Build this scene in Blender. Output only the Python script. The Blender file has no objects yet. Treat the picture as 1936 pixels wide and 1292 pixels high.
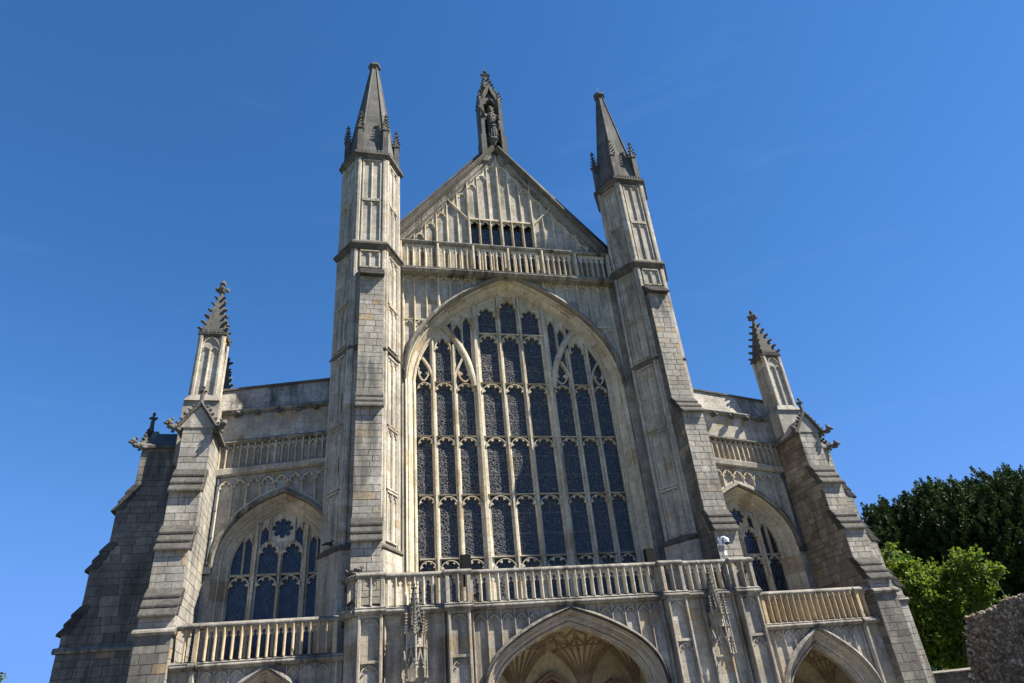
import bpy, bmesh, math, random
import numpy as np
from math import sin, cos, pi, radians, sqrt, atan2, hypot

random.seed(7)
scn = bpy.context.scene
col = scn.collection

# ------------------------------------------------------------------ camera
cam_d = bpy.data.cameras.new('camera')
cam = bpy.data.objects.new('camera', cam_d)
col.objects.link(cam)
scn.camera = cam
cam_d.sensor_width = 36.0
cam_d.lens = 36.0 * 1253.57 / 1936.0
cam_d.clip_end = 3000.0
PITCH, YAW, ROLL = radians(29.8894), radians(15.3692), radians(-5.5868)
def cam_axes():
    cp, sp, cy, sy = cos(PITCH), sin(PITCH), cos(YAW), sin(YAW)
    f = np.array([sy*cp, cy*cp, sp]); r = np.array([cy, -sy, 0.0]); u = np.cross(r, f)
    cr, sr = cos(ROLL), sin(ROLL)
    return cr*r + sr*u, -sr*r + cr*u, f
from mathutils import Matrix, Vector
_r, _u, _f = cam_axes()
CAM = (-7.3244, -26.8952, 1.6504)
cam.matrix_world = Matrix(((_r[0], _u[0], -_f[0], CAM[0]), (_r[1], _u[1], -_f[1], CAM[1]),
                           (_r[2], _u[2], -_f[2], CAM[2]), (0, 0, 0, 1)))

# ------------------------------------------------------------------ world, sun, exposure
SUN = Vector((2.15, -1.0, 2.8)).normalized()
SUN_EL = math.asin(SUN.z); SUN_ROT = atan2(SUN.x, SUN.y)
wd = bpy.data.worlds.new('World'); scn.world = wd; wd.use_nodes = True
wn = wd.node_tree; wn.nodes.clear()
sky = wn.nodes.new('ShaderNodeTexSky'); sky.sky_type = 'NISHITA'; sky.sun_disc = False
sky.sun_elevation = SUN_EL; sky.sun_rotation = SUN_ROT
sky.air_density = 1.0; sky.dust_density = 0.1; sky.ozone_density = 5.0; sky.altitude = 1500.0
hsv = wn.nodes.new('ShaderNodeHueSaturation'); hsv.inputs['Saturation'].default_value = 1.20
bgn = wn.nodes.new('ShaderNodeBackground'); bgn.inputs['Strength'].default_value = 0.078
won = wn.nodes.new('ShaderNodeOutputWorld')
SKY_S = 0.079; bgn.inputs['Strength'].default_value = SKY_S
def wmath(op, a, b):
    n = wn.nodes.new('ShaderNodeMath'); n.operation = op
    for i, v in enumerate((a, b)):
        if isinstance(v, (int, float)): n.inputs[i].default_value = v
        else: wn.links.new(v, n.inputs[i])
    return n.outputs[0]
wsep = wn.nodes.new('ShaderNodeSeparateColor'); wcmb = wn.nodes.new('ShaderNodeCombineColor'); wn.links.new(sky.outputs[0], wsep.inputs[0])
for i, k in enumerate((1.6, 2.5, 5.3)):                  # every channel rolls off gently towards k
    c3 = wmath('POWER', wmath('DIVIDE', wsep.outputs[i], k), 3.0)
    wn.links.new(wmath('DIVIDE', wsep.outputs[i], wmath('POWER', wmath('ADD', c3, 1.0), 1/3)), wcmb.inputs[i])
wtc = wn.nodes.new('ShaderNodeTexCoord'); wmp = wn.nodes.new('ShaderNodeMapping'); wmp.inputs['Scale'].default_value = (2.2, 2.2, 13.0); wmp.inputs['Rotation'].default_value = (0.12, 0.08, 0.4)
wn.links.new(wtc.outputs['Generated'], wmp.inputs[0])
wno = wn.nodes.new('ShaderNodeTexNoise'); wno.inputs['Scale'].default_value = 1.6; wno.inputs['Detail'].default_value = 7; wno.inputs['Roughness'].default_value = 0.62; wno.inputs['Distortion'].default_value = 0.5
wn.links.new(wmp.outputs[0], wno.inputs['Vector'])
wrp = wn.nodes.new('ShaderNodeValToRGB'); wrp.color_ramp.elements[0].position = 0.57; wrp.color_ramp.elements[1].position = 0.90; wrp.color_ramp.elements[1].color = (0.03, 0.03, 0.03, 1); wrp.color_ramp.elements[0].color = (0, 0, 0, 1)
wn.links.new(wno.outputs[0], wrp.inputs[0])
wmx = wn.nodes.new('ShaderNodeMix'); wmx.data_type = 'RGBA'; wmx.inputs[7].default_value = (4.2, 5.2, 6.6, 1)
wn.links.new(wrp.outputs[0], wmx.inputs[0]); wn.links.new(hsv.outputs[0], wmx.inputs[6])
wn.links.new(wcmb.outputs[0], hsv.inputs['Color']); wn.links.new(wmx.outputs[2], bgn.inputs['Color'])
wn.links.new(bgn.outputs[0], won.inputs['Surface'])
sl = bpy.data.lights.new('sun', 'SUN'); sl.energy = 5.0; sl.angle = radians(0.53); sl.color = (1.0, 0.93, 0.81)
so = bpy.data.objects.new('sun', sl); col.objects.link(so)
so.rotation_euler = (-SUN).to_track_quat('-Z', 'Y').to_euler()
so.location = (20, -30, 50)
vs = scn.view_settings
vs.view_transform = 'Standard'; vs.look = 'None'; vs.gamma = 1.0; vs.use_curve_mapping = False
vs.exposure = 1.44

# ------------------------------------------------------------------ materials
def _n(nt, t, **kw):
    n = nt.nodes.new(t)
    for k, v in kw.items(): setattr(n, k, v)
    return n
def _math(nt, op, a, b=None, c=None, clamp=False):
    n = nt.nodes.new('ShaderNodeMath'); n.operation = op; n.use_clamp = clamp
    for i, v in enumerate((a, b, c)):
        if v is None: continue
        if isinstance(v, (int, float)): n.inputs[i].default_value = v
        else: nt.links.new(v, n.inputs[i])
    return n.outputs[0]
def _mix(nt, f, a, b, mode='MIX'):
    n = nt.nodes.new('ShaderNodeMix'); n.data_type = 'RGBA'; n.blend_type = mode
    for i, v in ((0, f), (6, a), (7, b)):
        if isinstance(v, (int, float)): n.inputs[i].default_value = v
        elif isinstance(v, tuple): n.inputs[i].default_value = (*v, 1) if len(v) == 3 else v
        else: nt.links.new(v, n.inputs[i])
    return n.outputs[2]
def _ramp(nt, f, stops):
    n = nt.nodes.new('ShaderNodeValToRGB'); e = n.color_ramp.elements
    while len(e) < len(stops): e.new(0.5)
    for i, (p, c) in enumerate(stops):
        e[i].position = p; e[i].color = (*c, 1) if isinstance(c, tuple) else (c, c, c, 1)
    nt.links.new(f, n.inputs[0]); return n.outputs[0]
def _noise(nt, vec, scale, detail=4, rough=0.6):
    n = nt.nodes.new('ShaderNodeTexNoise'); n.inputs['Scale'].default_value = scale
    n.inputs['Detail'].default_value = detail; n.inputs['Roughness'].default_value = rough
    nt.links.new(vec, n.inputs['Vector']); return n.outputs[0]
def _vec(nt, x, y, z):
    n = nt.nodes.new('ShaderNodeCombineXYZ')
    for i, v in enumerate((x, y, z)):
        if isinstance(v, (int, float)): n.inputs[i].default_value = v
        else: nt.links.new(v, n.inputs[i])
    return n.outputs[0]
def new_mat(name):
    m = bpy.data.materials.new(name); m.use_nodes = True; nt = m.node_tree; nt.nodes.clear()
    out = nt.nodes.new('ShaderNodeOutputMaterial'); b = nt.nodes.new('ShaderNodeBsdfPrincipled')
    nt.links.new(b.outputs[0], out.inputs['Surface'])
    return m, nt, b

def stone(name, tones, stain=0.5, stain_col=(0.075, 0.07, 0.064), lichen=0.5, lichen_col=(0.13, 0.125, 0.115),
          blocks='tex', bw=0.62, bh=0.29, mortar=0.35, bump=0.35, accent=0.0, accent_col=(0.38, 0.28, 0.165), fine=1.0, lime=0.0):
    m, nt, b = new_mat(name)
    g = _n(nt, 'ShaderNodeNewGeometry'); sp = _n(nt, 'ShaderNodeSeparateXYZ'); nt.links.new(g.outputs['Position'], sp.inputs[0])
    sn = _n(nt, 'ShaderNodeSeparateXYZ'); nt.links.new(g.outputs['True Normal'], sn.inputs[0])
    X, Y, Z = sp.outputs
    side = _math(nt, 'GREATER_THAN', _math(nt, 'ABSOLUTE', sn.outputs[0]), _math(nt, 'ABSOLUTE', sn.outputs[1]))
    u = _math(nt, 'ADD', _math(nt, 'MULTIPLY', X, _math(nt, 'SUBTRACT', 1.0, side)), _math(nt, 'MULTIPLY', Y, side))
    pos = g.outputs['Position']
    if blocks == 'tex':
        br = _n(nt, 'ShaderNodeTexBrick'); br.offset = 0.43; br.squash = 0.7; br.squash_frequency = 3
        nt.links.new(_vec(nt, u, Z, 0), br.inputs['Vector'])
        br.inputs['Scale'].default_value = 1.0; br.inputs['Brick Width'].default_value = bw; br.inputs['Row Height'].default_value = bh
        br.inputs['Mortar Size'].default_value = 0.008; br.inputs['Mortar Smooth'].default_value = 0.3
        br.inputs['Color1'].default_value = (0, 0, 0, 1); br.inputs['Color2'].default_value = (1, 1, 1, 1)
        br.inputs['Mortar'].default_value = (0.4, 0.4, 0.4, 1)
        rnd = br.outputs[0]; mort = br.outputs[1]
    else:
        at = _n(nt, 'ShaderNodeAttribute', attribute_name='tint'); oi = _n(nt, 'ShaderNodeObjectInfo')
        rnd = _math(nt, 'FRACT', _math(nt, 'ADD', at.outputs['Fac'], oi.outputs['Random'])); mort = None
    base = _ramp(nt, rnd, [(i/(len(tones)-1), t) for i, t in enumerate(tones)])
    if accent > 0:
        base = _mix(nt, _math(nt, 'MULTIPLY', _math(nt, 'GREATER_THAN', _math(nt, 'FRACT', _math(nt, 'MULTIPLY', rnd, 7.31)), 1-accent), 0.75), base, accent_col)
    # soft broad mottling
    n1 = _noise(nt, pos, 0.9, 5, 0.6); n2 = _noise(nt, pos, 7.0, 6, 0.7); n3 = _noise(nt, pos, 38.0, 3, 0.7)
    base = _mix(nt, 1.0, base, _ramp(nt, n1, [(0.30, 0.74), (0.70, 1.18)]), 'MULTIPLY')
    base = _mix(nt, 0.8*fine, base, _ramp(nt, n2, [(0.32, 0.66), (0.66, 1.20)]), 'MULTIPLY')
    base = _mix(nt, 0.6*fine, base, _ramp(nt, n3, [(0.32, 0.52), (0.64, 1.26)]), 'MULTIPLY')
    base = _mix(nt, 1.0, base, (1.0, 0.995, 0.98), 'MULTIPLY')
    # run-off streaks and soot
    sv = _vec(nt, _math(nt, 'MULTIPLY', u, 2.4), _math(nt, 'MULTIPLY', Y, 0.7), _math(nt, 'MULTIPLY', Z, 0.33))
    st = _noise(nt, sv, 1.0, 7, 0.68)
    patch = _ramp(nt, _noise(nt, _vec(nt, _math(nt, 'MULTIPLY', u, 0.9), Y, _math(nt, 'MULTIPLY', Z, 0.6)), 0.75, 4, 0.55), [(0.42, 0.25), (0.60, 1.0)])
    soot = _math(nt, 'MULTIPLY', _math(nt, 'MULTIPLY', _ramp(nt, st, [(0.42, 0.0), (0.60, 1.0)]), patch), min(1.0, stain*1.45))
    base = _mix(nt, soot, base, stain_col)
    if lime > 0:
        base = _mix(nt, _math(nt, 'MULTIPLY', _ramp(nt, _noise(nt, sv, 1.7, 5, 0.6), [(0.55, 0.0), (0.66, 1.0)]), lime), base, (0.52, 0.36, 0.14))
    # lichen growing on ledges
    up = _ramp(nt, sn.outputs[2], [(0.15, 0.0), (0.6, 1.0)])
    ln = _ramp(nt, n2, [(0.36, 0.2), (0.60, 1.0)])
    base = _mix(nt, _math(nt, 'MULTIPLY', _math(nt, 'MULTIPLY', up, ln), lichen), base, lichen_col)
    if mort is not None:
        base = _mix(nt, _math(nt, 'MULTIPLY', mort, mortar), base, (0.14, 0.13, 0.12))
    nt.links.new(base, b.inputs['Base Color'])
    b.inputs['Roughness'].default_value = 0.92; b.inputs['Specular IOR Level'].default_value = 0.2
    h = _math(nt, 'ADD', _math(nt, 'MULTIPLY', n2, 1.0), _math(nt, 'MULTIPLY', n3, 0.5))
    if mort is not None: h = _math(nt, 'SUBTRACT', h, _math(nt, 'MULTIPLY', mort, 0.6))
    bp = _n(nt, 'ShaderNodeBump'); bp.inputs['Strength'].default_value = bump; bp.inputs['Distance'].default_value = 0.03
    nt.links.new(h, bp.inputs['Height']); nt.links.new(bp.outputs[0], b.inputs['Normal'])
    return m

M = {}
M['pale'] = stone('pale_limestone', [(0.345, 0.32, 0.27), (0.45, 0.42, 0.358), (0.40, 0.372, 0.318), (0.47, 0.437, 0.375), (0.415, 0.366, 0.284), (0.52, 0.488, 0.425)], stain=0.46, lichen=0.8, accent=0.05, lime=0.12)
M['trac'] = stone('tracery_limestone', [(0.49, 0.435, 0.325), (0.57, 0.51, 0.39), (0.53, 0.485, 0.385), (0.64, 0.58, 0.46)], stain=0.22, lichen=0.5, accent=0.08, bw=0.5, bh=0.7, mortar=0.2, lime=0.3)
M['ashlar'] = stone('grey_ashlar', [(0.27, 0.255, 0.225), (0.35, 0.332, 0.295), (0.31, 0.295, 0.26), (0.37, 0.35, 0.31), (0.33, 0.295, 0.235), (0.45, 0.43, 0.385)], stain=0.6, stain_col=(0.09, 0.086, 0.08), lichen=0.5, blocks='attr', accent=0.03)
M['core'] = stone('grey_core', [(0.16, 0.15, 0.135), (0.20, 0.19, 0.17)], stain=0.6, lichen=0.6, mortar=0.5)
M['dashlar'] = stone('soot_shade_ashlar', [(0.12, 0.114, 0.103), (0.19, 0.18, 0.158), (0.15, 0.143, 0.128), (0.24, 0.226, 0.197)], stain=0.6, stain_col=(0.055, 0.053, 0.05), lichen=0.4, blocks='attr', accent=0.02)  # soot, with the left flank's shade darkened into the same tones
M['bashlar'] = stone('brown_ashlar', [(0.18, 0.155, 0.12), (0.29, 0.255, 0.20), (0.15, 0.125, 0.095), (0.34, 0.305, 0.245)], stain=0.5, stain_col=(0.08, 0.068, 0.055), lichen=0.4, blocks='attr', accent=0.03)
M['soot'] = stone('sooty_hood', [(0.045, 0.042, 0.037), (0.10, 0.092, 0.078)], stain=0.5, stain_col=(0.02, 0.019, 0.018), lichen=0.6, lichen_col=(0.28, 0.265, 0.23), bw=1.2, bh=2.0, mortar=0.2, bump=0.8)
M['dark'] = stone('dark_stone', [(0.095, 0.092, 0.087), (0.15, 0.146, 0.138), (0.12, 0.117, 0.11)], stain=0.6, stain_col=(0.045, 0.043, 0.04), lichen=0.3, bh=0.5, bw=0.9, accent=0.0)
M['slab'] = stone('lichen_slab', [(0.095, 0.091, 0.084), (0.135, 0.13, 0.12)], stain=0.7, stain_col=(0.06, 0.058, 0.055), lichen=0.55, lichen_col=(0.10, 0.098, 0.092), bw=2.0, bh=2.0, mortar=0.0, bump=0.8, fine=1.3)
M['wslab'] = stone('weathering_slab_stone', [(0.055, 0.053, 0.049), (0.095, 0.091, 0.084)], stain=0.5, stain_col=(0.03, 0.029, 0.027), lichen=0.25, lichen_col=(0.15, 0.145, 0.13), bw=2.0, bh=2.0, mortar=0.0, bump=1.0, fine=1.25)
M['roofst'] = stone('weathered_parapet', [(0.40, 0.378, 0.335), (0.48, 0.455, 0.40)], stain=0.95, stain_col=(0.06, 0.058, 0.055), lichen=0.3, bw=1.5, bh=0.4, mortar=0.3, bump=0.9, fine=1.3)
M['cop'] = stone('coping_stone', [(0.24, 0.225, 0.195), (0.33, 0.31, 0.27)], stain=0.75, stain_col=(0.04, 0.038, 0.035), lichen=0.35, bw=0.9, bh=3.0, mortar=0.4, bump=0.9, fine=1.4)
M['string'] = stone('sooty_string', [(0.10, 0.09, 0.072), (0.16, 0.145, 0.12)], stain=0.6, stain_col=(0.05, 0.047, 0.042), lichen=0.7, lichen_col=(0.12, 0.11, 0.085), bw=1.1, bh=3.0, mortar=0.3, bump=0.8)
M['ochre'] = stone('ochre_stone', [(0.42, 0.335, 0.21), (0.47, 0.385, 0.255), (0.39, 0.325, 0.22)], stain=0.25, lichen=0.4, bw=1.2, bh=2.0, mortar=0.1, lime=0.5)
M['porch'] = stone('porch_limestone', [(0.30, 0.278, 0.232), (0.415, 0.385, 0.325), (0.355, 0.33, 0.28), (0.38, 0.325, 0.235), (0.48, 0.445, 0.372)], stain=0.5, lichen=0.6, accent=0.05, bw=0.7, bh=0.42, lime=0.22)
M['vault'] = stone('vault_stone', [(0.48, 0.39, 0.22), (0.55, 0.45, 0.27)], stain=0.15, lichen=0.0, bw=0.7, bh=0.4, mortar=0.25)
M['rib'] = stone('vault_rib_stone', [(0.27, 0.195, 0.12), (0.34, 0.25, 0.16)], stain=0.2, lichen=0.0, bw=1.2, bh=1.0, mortar=0.1)
M['flint'] = stone('flint_stone', [(0.08, 0.068, 0.056), (0.24, 0.195, 0.15), (0.14, 0.11, 0.08), (0.42, 0.37, 0.31), (0.18, 0.135, 0.09), (0.55, 0.50, 0.43)], stain=0.3, lichen=0.3, blocks='attr', fine=1.2)
M['rubble'] = stone('rubble_mortar', [(0.16, 0.125, 0.09), (0.23, 0.18, 0.13)], stain=0.4, lichen=0.3, mortar=0.0, bump=1.0)
M['crown_dark'] = None

def plain(name, colr, rough=0.6, metal=0.0, noise=0.0, nscale=8.0, emis=None):
    m, nt, b = new_mat(name)
    b.inputs['Roughness'].default_value = rough; b.inputs['Metallic'].default_value = metal
    if noise > 0:
        g = _n(nt, 'ShaderNodeNewGeometry'); nn = _noise(nt, g.outputs['Position'], nscale, 5, 0.65)
        c = _mix(nt, 1.0, colr, _ramp(nt, nn, [(0.3, 1-noise), (0.7, 1+noise)]), 'MULTIPLY')
        nt.links.new(c, b.inputs['Base Color'])
    else: b.inputs['Base Color'].default_value = (*colr, 1)
    return m
M['lead'] = plain('lead', (0.06, 0.075, 0.09), 0.45, 0.3, 0.35, 3.0)
M['iron'] = plain('iron', (0.03, 0.03, 0.032), 0.5, 0.6, 0.2)
M['black'] = plain('black_housing', (0.006, 0.006, 0.007), 0.7, 0.0, 0.2)
M['black'].node_tree.nodes['Principled BSDF'].inputs['Specular IOR Level'].default_value = 0.15
M['white'] = plain('white_plastic', (0.72, 0.73, 0.74), 0.35, 0.0, 0.06)
M['lens'] = plain('smoked_dome', (0.008, 0.008, 0.01), 0.08)
M['redd'] = plain('red_door', (0.10, 0.008, 0.008), 0.5, 0.0, 0.3)
M['bird'] = plain('bird_feather', (0.03, 0.03, 0.034), 0.6, 0.0, 0.3, 30)
M['dkvoid'] = plain('dark_opening', (0.01, 0.01, 0.01), 0.9)
M['copper'] = plain('conductor_rod', (0.10, 0.11, 0.09), 0.5, 0.5)
M['bark'] = plain('bark', (0.06, 0.045, 0.033), 0.9, 0.0, 0.4, 5)
M['stalk'] = plain('green_stalk', (0.11, 0.14, 0.04), 0.7, 0.0, 0.2)

def glass_mat(name, kind):
    m, nt, b = new_mat(name)
    g = _n(nt, 'ShaderNodeNewGeometry'); sp = _n(nt, 'ShaderNodeSeparateXYZ'); nt.links.new(g.outputs['Position'], sp.inputs[0])
    X, Y, Z = sp.outputs
    v = _vec(nt, X, Z, 0)
    if kind == 'mosaic':
        vo = _n(nt, 'ShaderNodeTexVoronoi'); vo.feature = 'DISTANCE_TO_EDGE'; vo.inputs['Scale'].default_value = 9.0
        nt.links.new(v, vo.inputs['Vector'])
        vc = _n(nt, 'ShaderNodeTexVoronoi'); vc.inputs['Scale'].default_value = 9.0; nt.links.new(v, vc.inputs['Vector'])
        sc = _n(nt, 'ShaderNodeSeparateColor'); nt.links.new(vc.outputs['Color'], sc.inputs[0])
        lead = _math(nt, 'LESS_THAN', vo.outputs[0], 0.07)
        bar = _math(nt, 'LESS_THAN', _math(nt, 'FRACT', _math(nt, 'MULTIPLY', Z, 1.18)), 0.035)
        lead = _math(nt, 'MAXIMUM', lead, bar)
        gc = _ramp(nt, sc.outputs[0], [(0.0, (0.006, 0.008, 0.012)), (0.45, (0.016, 0.019, 0.022)), (0.90, (0.006, 0.009, 0.012)), (0.965, (0.009, 0.012, 0.018)), (0.98, (0.06, 0.07, 0.08)), (1.0, (0.03, 0.018, 0.018))])
        lc = (0.13, 0.127, 0.12); cr = sc.outputs[1]; came = _math(nt, 'MULTIPLY', _math(nt, 'SUBTRACT', 0.08, _math(nt, 'MINIMUM', vo.outputs[0], 0.08)), 25.0)
    else:
        a = _math(nt, 'ADD', _math(nt, 'MULTIPLY', X, 5.9), _math(nt, 'MULTIPLY', Z, 4.0))
        c = _math(nt, 'SUBTRACT', _math(nt, 'MULTIPLY', X, 5.9), _math(nt, 'MULTIPLY', Z, 4.0))
        lead = _math(nt, 'MAXIMUM', _math(nt, 'LESS_THAN', _math(nt, 'FRACT', a), 0.085), _math(nt, 'LESS_THAN', _math(nt, 'FRACT', c), 0.085))
        wn_ = _n(nt, 'ShaderNodeTexWhiteNoise'); wn_.noise_dimensions = '2D'
        nt.links.new(_vec(nt, _math(nt, 'FLOOR', a), _math(nt, 'FLOOR', c), 0), wn_.inputs['Vector'])
        gc = _ramp(nt, wn_.outputs[0], [(0.0, (0.004, 0.006, 0.009)), (0.6, (0.012, 0.017, 0.024)), (1.0, (0.032, 0.042, 0.055))])
        lc = (0.12, 0.122, 0.125); cr = wn_.outputs[0]; came = lead
    nt.links.new(_mix(nt, lead, gc, lc), b.inputs['Base Color'])
    nt.links.new(_math(nt, 'ADD', 0.12, _math(nt, 'MULTIPLY', lead, 0.6)), b.inputs['Roughness'])
    nt.links.new(_math(nt, 'SUBTRACT', 0.40 if kind == 'mosaic' else 0.50, _math(nt, 'MULTIPLY', lead, 0.3)), b.inputs['Specular IOR Level'])
    # every quarry sits at its own slight angle
    bp = _n(nt, 'ShaderNodeBump'); bp.inputs['Strength'].default_value = 0.5; bp.inputs['Distance'].default_value = 0.02
    wv = _noise(nt, g.outputs['Position'], 5.0, 3, 0.6)
    nt.links.new(_math(nt, 'ADD', _math(nt, 'ADD', _math(nt, 'MULTIPLY', cr, 0.8), wv), came), bp.inputs['Height']); nt.links.new(bp.outputs[0], b.inputs['Normal'])
    return m
M['mosaic'] = glass_mat('mosaic_glass', 'mosaic')
M['lattice'] = glass_mat('lattice_glass', 'lattice')

def leaf_mat(name, c0, c1, c2, trans=0.35):
    m, nt, b = new_mat(name)
    g = _n(nt, 'ShaderNodeNewGeometry'); at = _n(nt, 'ShaderNodeAttribute', attribute_name='tint')
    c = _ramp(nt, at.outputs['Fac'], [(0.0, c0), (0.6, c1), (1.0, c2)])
    c = _mix(nt, 0.8, c, _ramp(nt, _noise(nt, g.outputs['Position'], 0.6, 3), [(0.3, 0.7), (0.7, 1.25)]), 'MULTIPLY')
    nt.links.new(c, b.inputs['Base Color']); b.inputs['Roughness'].default_value = 0.55
    b.inputs['Specular IOR Level'].default_value = 0.3
    tr = _n(nt, 'ShaderNodeBsdfTranslucent'); nt.links.new(c, tr.inputs['Color'])
    mx = _n(nt, 'ShaderNodeMixShader'); mx.inputs[0].default_value = trans
    out = [n for n in nt.nodes if n.type == 'OUTPUT_MATERIAL'][0]
    nt.links.new(b.outputs[0], mx.inputs[1]); nt.links.new(tr.outputs[0], mx.inputs[2]); nt.links.new(mx.outputs[0], out.inputs['Surface'])
    return m
M['yew'] = leaf_mat('yew_needles', (0.012, 0.026, 0.007), (0.028, 0.056, 0.013), (0.060, 0.10, 0.022), 0.2)
M['maple'] = leaf_mat('maple_leaves', (0.05, 0.10, 0.012), (0.13, 0.20, 0.02), (0.22, 0.235, 0.03), 0.5)

def ground_mat():
    m, nt, b = new_mat('lawn_ground')
    g = _n(nt, 'ShaderNodeNewGeometry')
    c = _ramp(nt, _noise(nt, g.outputs['Position'], 0.35, 6, 0.7), [(0.3, (0.05, 0.075, 0.022)), (0.7, (0.11, 0.12, 0.045))])
    nt.links.new(c, b.inputs['Base Color']); b.inputs['Roughness'].default_value = 0.95
    return m
M['lawn'] = ground_mat()
M['paving'] = stone('paving_stone', [(0.16, 0.15, 0.135), (0.20, 0.19, 0.17)], stain=0.2, lichen=0.0, blocks='attr')

# ------------------------------------------------------------------ mesh builder
class FR:                                    # a vertical working plane: u along it, d outward, z up
    def __init__(s, ox, oy, ux, uy, nx, ny): s.o = (ox, oy); s.u = (ux, uy); s.n = (nx, ny)
    def p(s, u, d, z): return (s.o[0]+s.u[0]*u+s.n[0]*d, s.o[1]+s.u[1]*u+s.n[1]*d, z)
FRONT = FR(0, 0, 1, 0, 0, -1)
ICO = None
def ico():
    global ICO
    if ICO is None:
        t = (1+5**.5)/2
        v = [(-1, t, 0), (1, t, 0), (-1, -t, 0), (1, -t, 0), (0, -1, t), (0, 1, t), (0, -1, -t), (0, 1, -t), (t, 0, -1), (t, 0, 1), (-t, 0, -1), (-t, 0, 1)]
        l = sqrt(1+t*t); v = [(a/l, b/l, c/l) for a, b, c in v]
        f = [(0, 11, 5), (0, 5, 1), (0, 1, 7), (0, 7, 10), (0, 10, 11), (1, 5, 9), (5, 11, 4), (11, 10, 2), (10, 7, 6), (7, 1, 8), (3, 9, 4), (3, 4, 2), (3, 2, 6), (3, 6, 8), (3, 8, 9), (4, 9, 5), (2, 4, 11), (6, 2, 10), (8, 6, 7), (9, 8, 1)]
        ICO = (v, f)
    return ICO
class MB:
    def __init__(s, fr=FRONT, sx=1): s.v = []; s.f = []; s.t = []; s.fr = fr; s.sx = sx
    def a(s, u, d, z):
        x, y, z = s.fr.p(u, d, z); s.v.append((x*s.sx, y, z)); return len(s.v)-1
    def w(s, x, y, z): s.v.append((x*s.sx, y, z)); return len(s.v)-1
    def face(s, *i): s.f.append(i)
    def box(s, u0, u1, d0, d1, z0, z1, tint=None):
        i = [s.a(u, d, z) for z in (z0, z1) for d in (d0, d1) for u in (u0, u1)]
        n0 = len(s.f)
        s.f += [(i[0], i[1], i[3], i[2]), (i[4], i[6], i[7], i[5]), (i[0], i[4], i[5], i[1]), (i[2], i[3], i[7], i[6]), (i[0], i[2], i[6], i[4]), (i[1], i[5], i[7], i[3])]
    def prism(s, poly, d0, d1):              # poly in (u,z), extruded along d
        n = len(poly); a = [s.a(u, d0, z) for u, z in poly]; b = [s.a(u, d1, z) for u, z in poly]
        s.f.append(tuple(a)); s.f.append(tuple(reversed(b)))
        for k in range(n): s.f.append((a[k], b[k], b[(k+1) % n], a[(k+1) % n]))
    def extu(s, poly, u0, u1):               # poly in (d,z), extruded along u
        n = len(poly); a = [s.a(u0, d, z) for d, z in poly]; b = [s.a(u1, d, z) for d, z in poly]
        s.f.append(tuple(a)); s.f.append(tuple(reversed(b)))
        for k in range(n): s.f.append((a[k], b[k], b[(k+1) % n], a[(k+1) % n]))
    def rake(s, poly, u0, u1, slope):        # poly in (d,z) extruded along u with z falling by slope*(u-u0)
        n = len(poly); a = [s.a(u0, d, z) for d, z in poly]; b = [s.a(u1, d, z-slope*(u1-u0)) for d, z in poly]
        s.f.append(tuple(a)); s.f.append(tuple(reversed(b)))
        for k in range(n): s.f.append((a[k], b[k], b[(k+1) % n], a[(k+1) % n]))
    def sweep(s, path, prof, closed=False):  # path in (u,z); prof = [(offset, d)] closed section
        n = len(path); rings = []
        for k in range(n):
            p = path[k]; q0 = path[k-1] if (k > 0 or closed) else None; q1 = path[(k+1) % n] if (k < n-1 or closed) else None
            def nrm(a, b):
                dx, dz = b[0]-a[0], b[1]-a[1]; l = hypot(dx, dz) or 1e-9; return (-dz/l, dx/l)
            if q0 is None: nx, nz = nrm(p, q1)
            elif q1 is None: nx, nz = nrm(q0, p)
            else:
                a, b = nrm(q0, p), nrm(p, q1); nx, nz = a[0]+b[0], a[1]+b[1]; l2 = nx*nx+nz*nz
                m = min(2.0/max(l2, 1e-6), 1.6); nx *= m; nz *= m
            rings.append([s.a(p[0]+nx*o, d, p[1]+nz*o) for o, d in prof])
        m = len(prof)
        for k in range(n if closed else n-1):
            A, B = rings[k], rings[(k+1) % n]
            for j in range(m): s.f.append((A[j], A[(j+1) % m], B[(j+1) % m], B[j]))
        if not closed: s.f.append(tuple(reversed(rings[0]))); s.f.append(tuple(rings[-1]))
    def strip(s, paths):                     # paths: list of (list of (u,z), d), same length; open surface
        R = [[s.a(u, d, z) for u, z in p] for p, d in paths]
        for A, B in zip(R, R[1:]):
            for k in range(len(A)-1): s.f.append((A[k], A[k+1], B[k+1], B[k]))
    def ngon(s, cx, cy, z0, R0, z1, R1, n=6, rot=0.0, ky=1.0, cap=True):
        a = [s.w(cx+R0*cos(rot+2*pi*k/n), cy+ky*R0*sin(rot+2*pi*k/n), z0) for k in range(n)]
        if R1 < 1e-4:
            t = s.w(cx, cy, z1)
            for k in range(n): s.f.append((a[k], a[(k+1) % n], t))
            s.f.append(tuple(reversed(a))); return
        b = [s.w(cx+R1*cos(rot+2*pi*k/n), cy+ky*R1*sin(rot+2*pi*k/n), z1) for k in range(n)]
        for k in range(n): s.f.append((a[k], a[(k+1) % n], b[(k+1) % n], b[k]))
        s.f.append(tuple(reversed(a))); s.f.append(tuple(b))
    def blob(s, x, y, z, rx, ry=None, rz=None, jit=0.15):
        ry = ry or rx; rz = rz or rx; V, F = ico(); o = len(s.v)
        for a, b, c in V:
            j = 1+random.uniform(-jit, jit); s.v.append(((x+a*rx*j)*s.sx, y+b*ry*j, z+c*rz*j))
        s.f += [tuple(o+i for i in f) for f in F]
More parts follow.
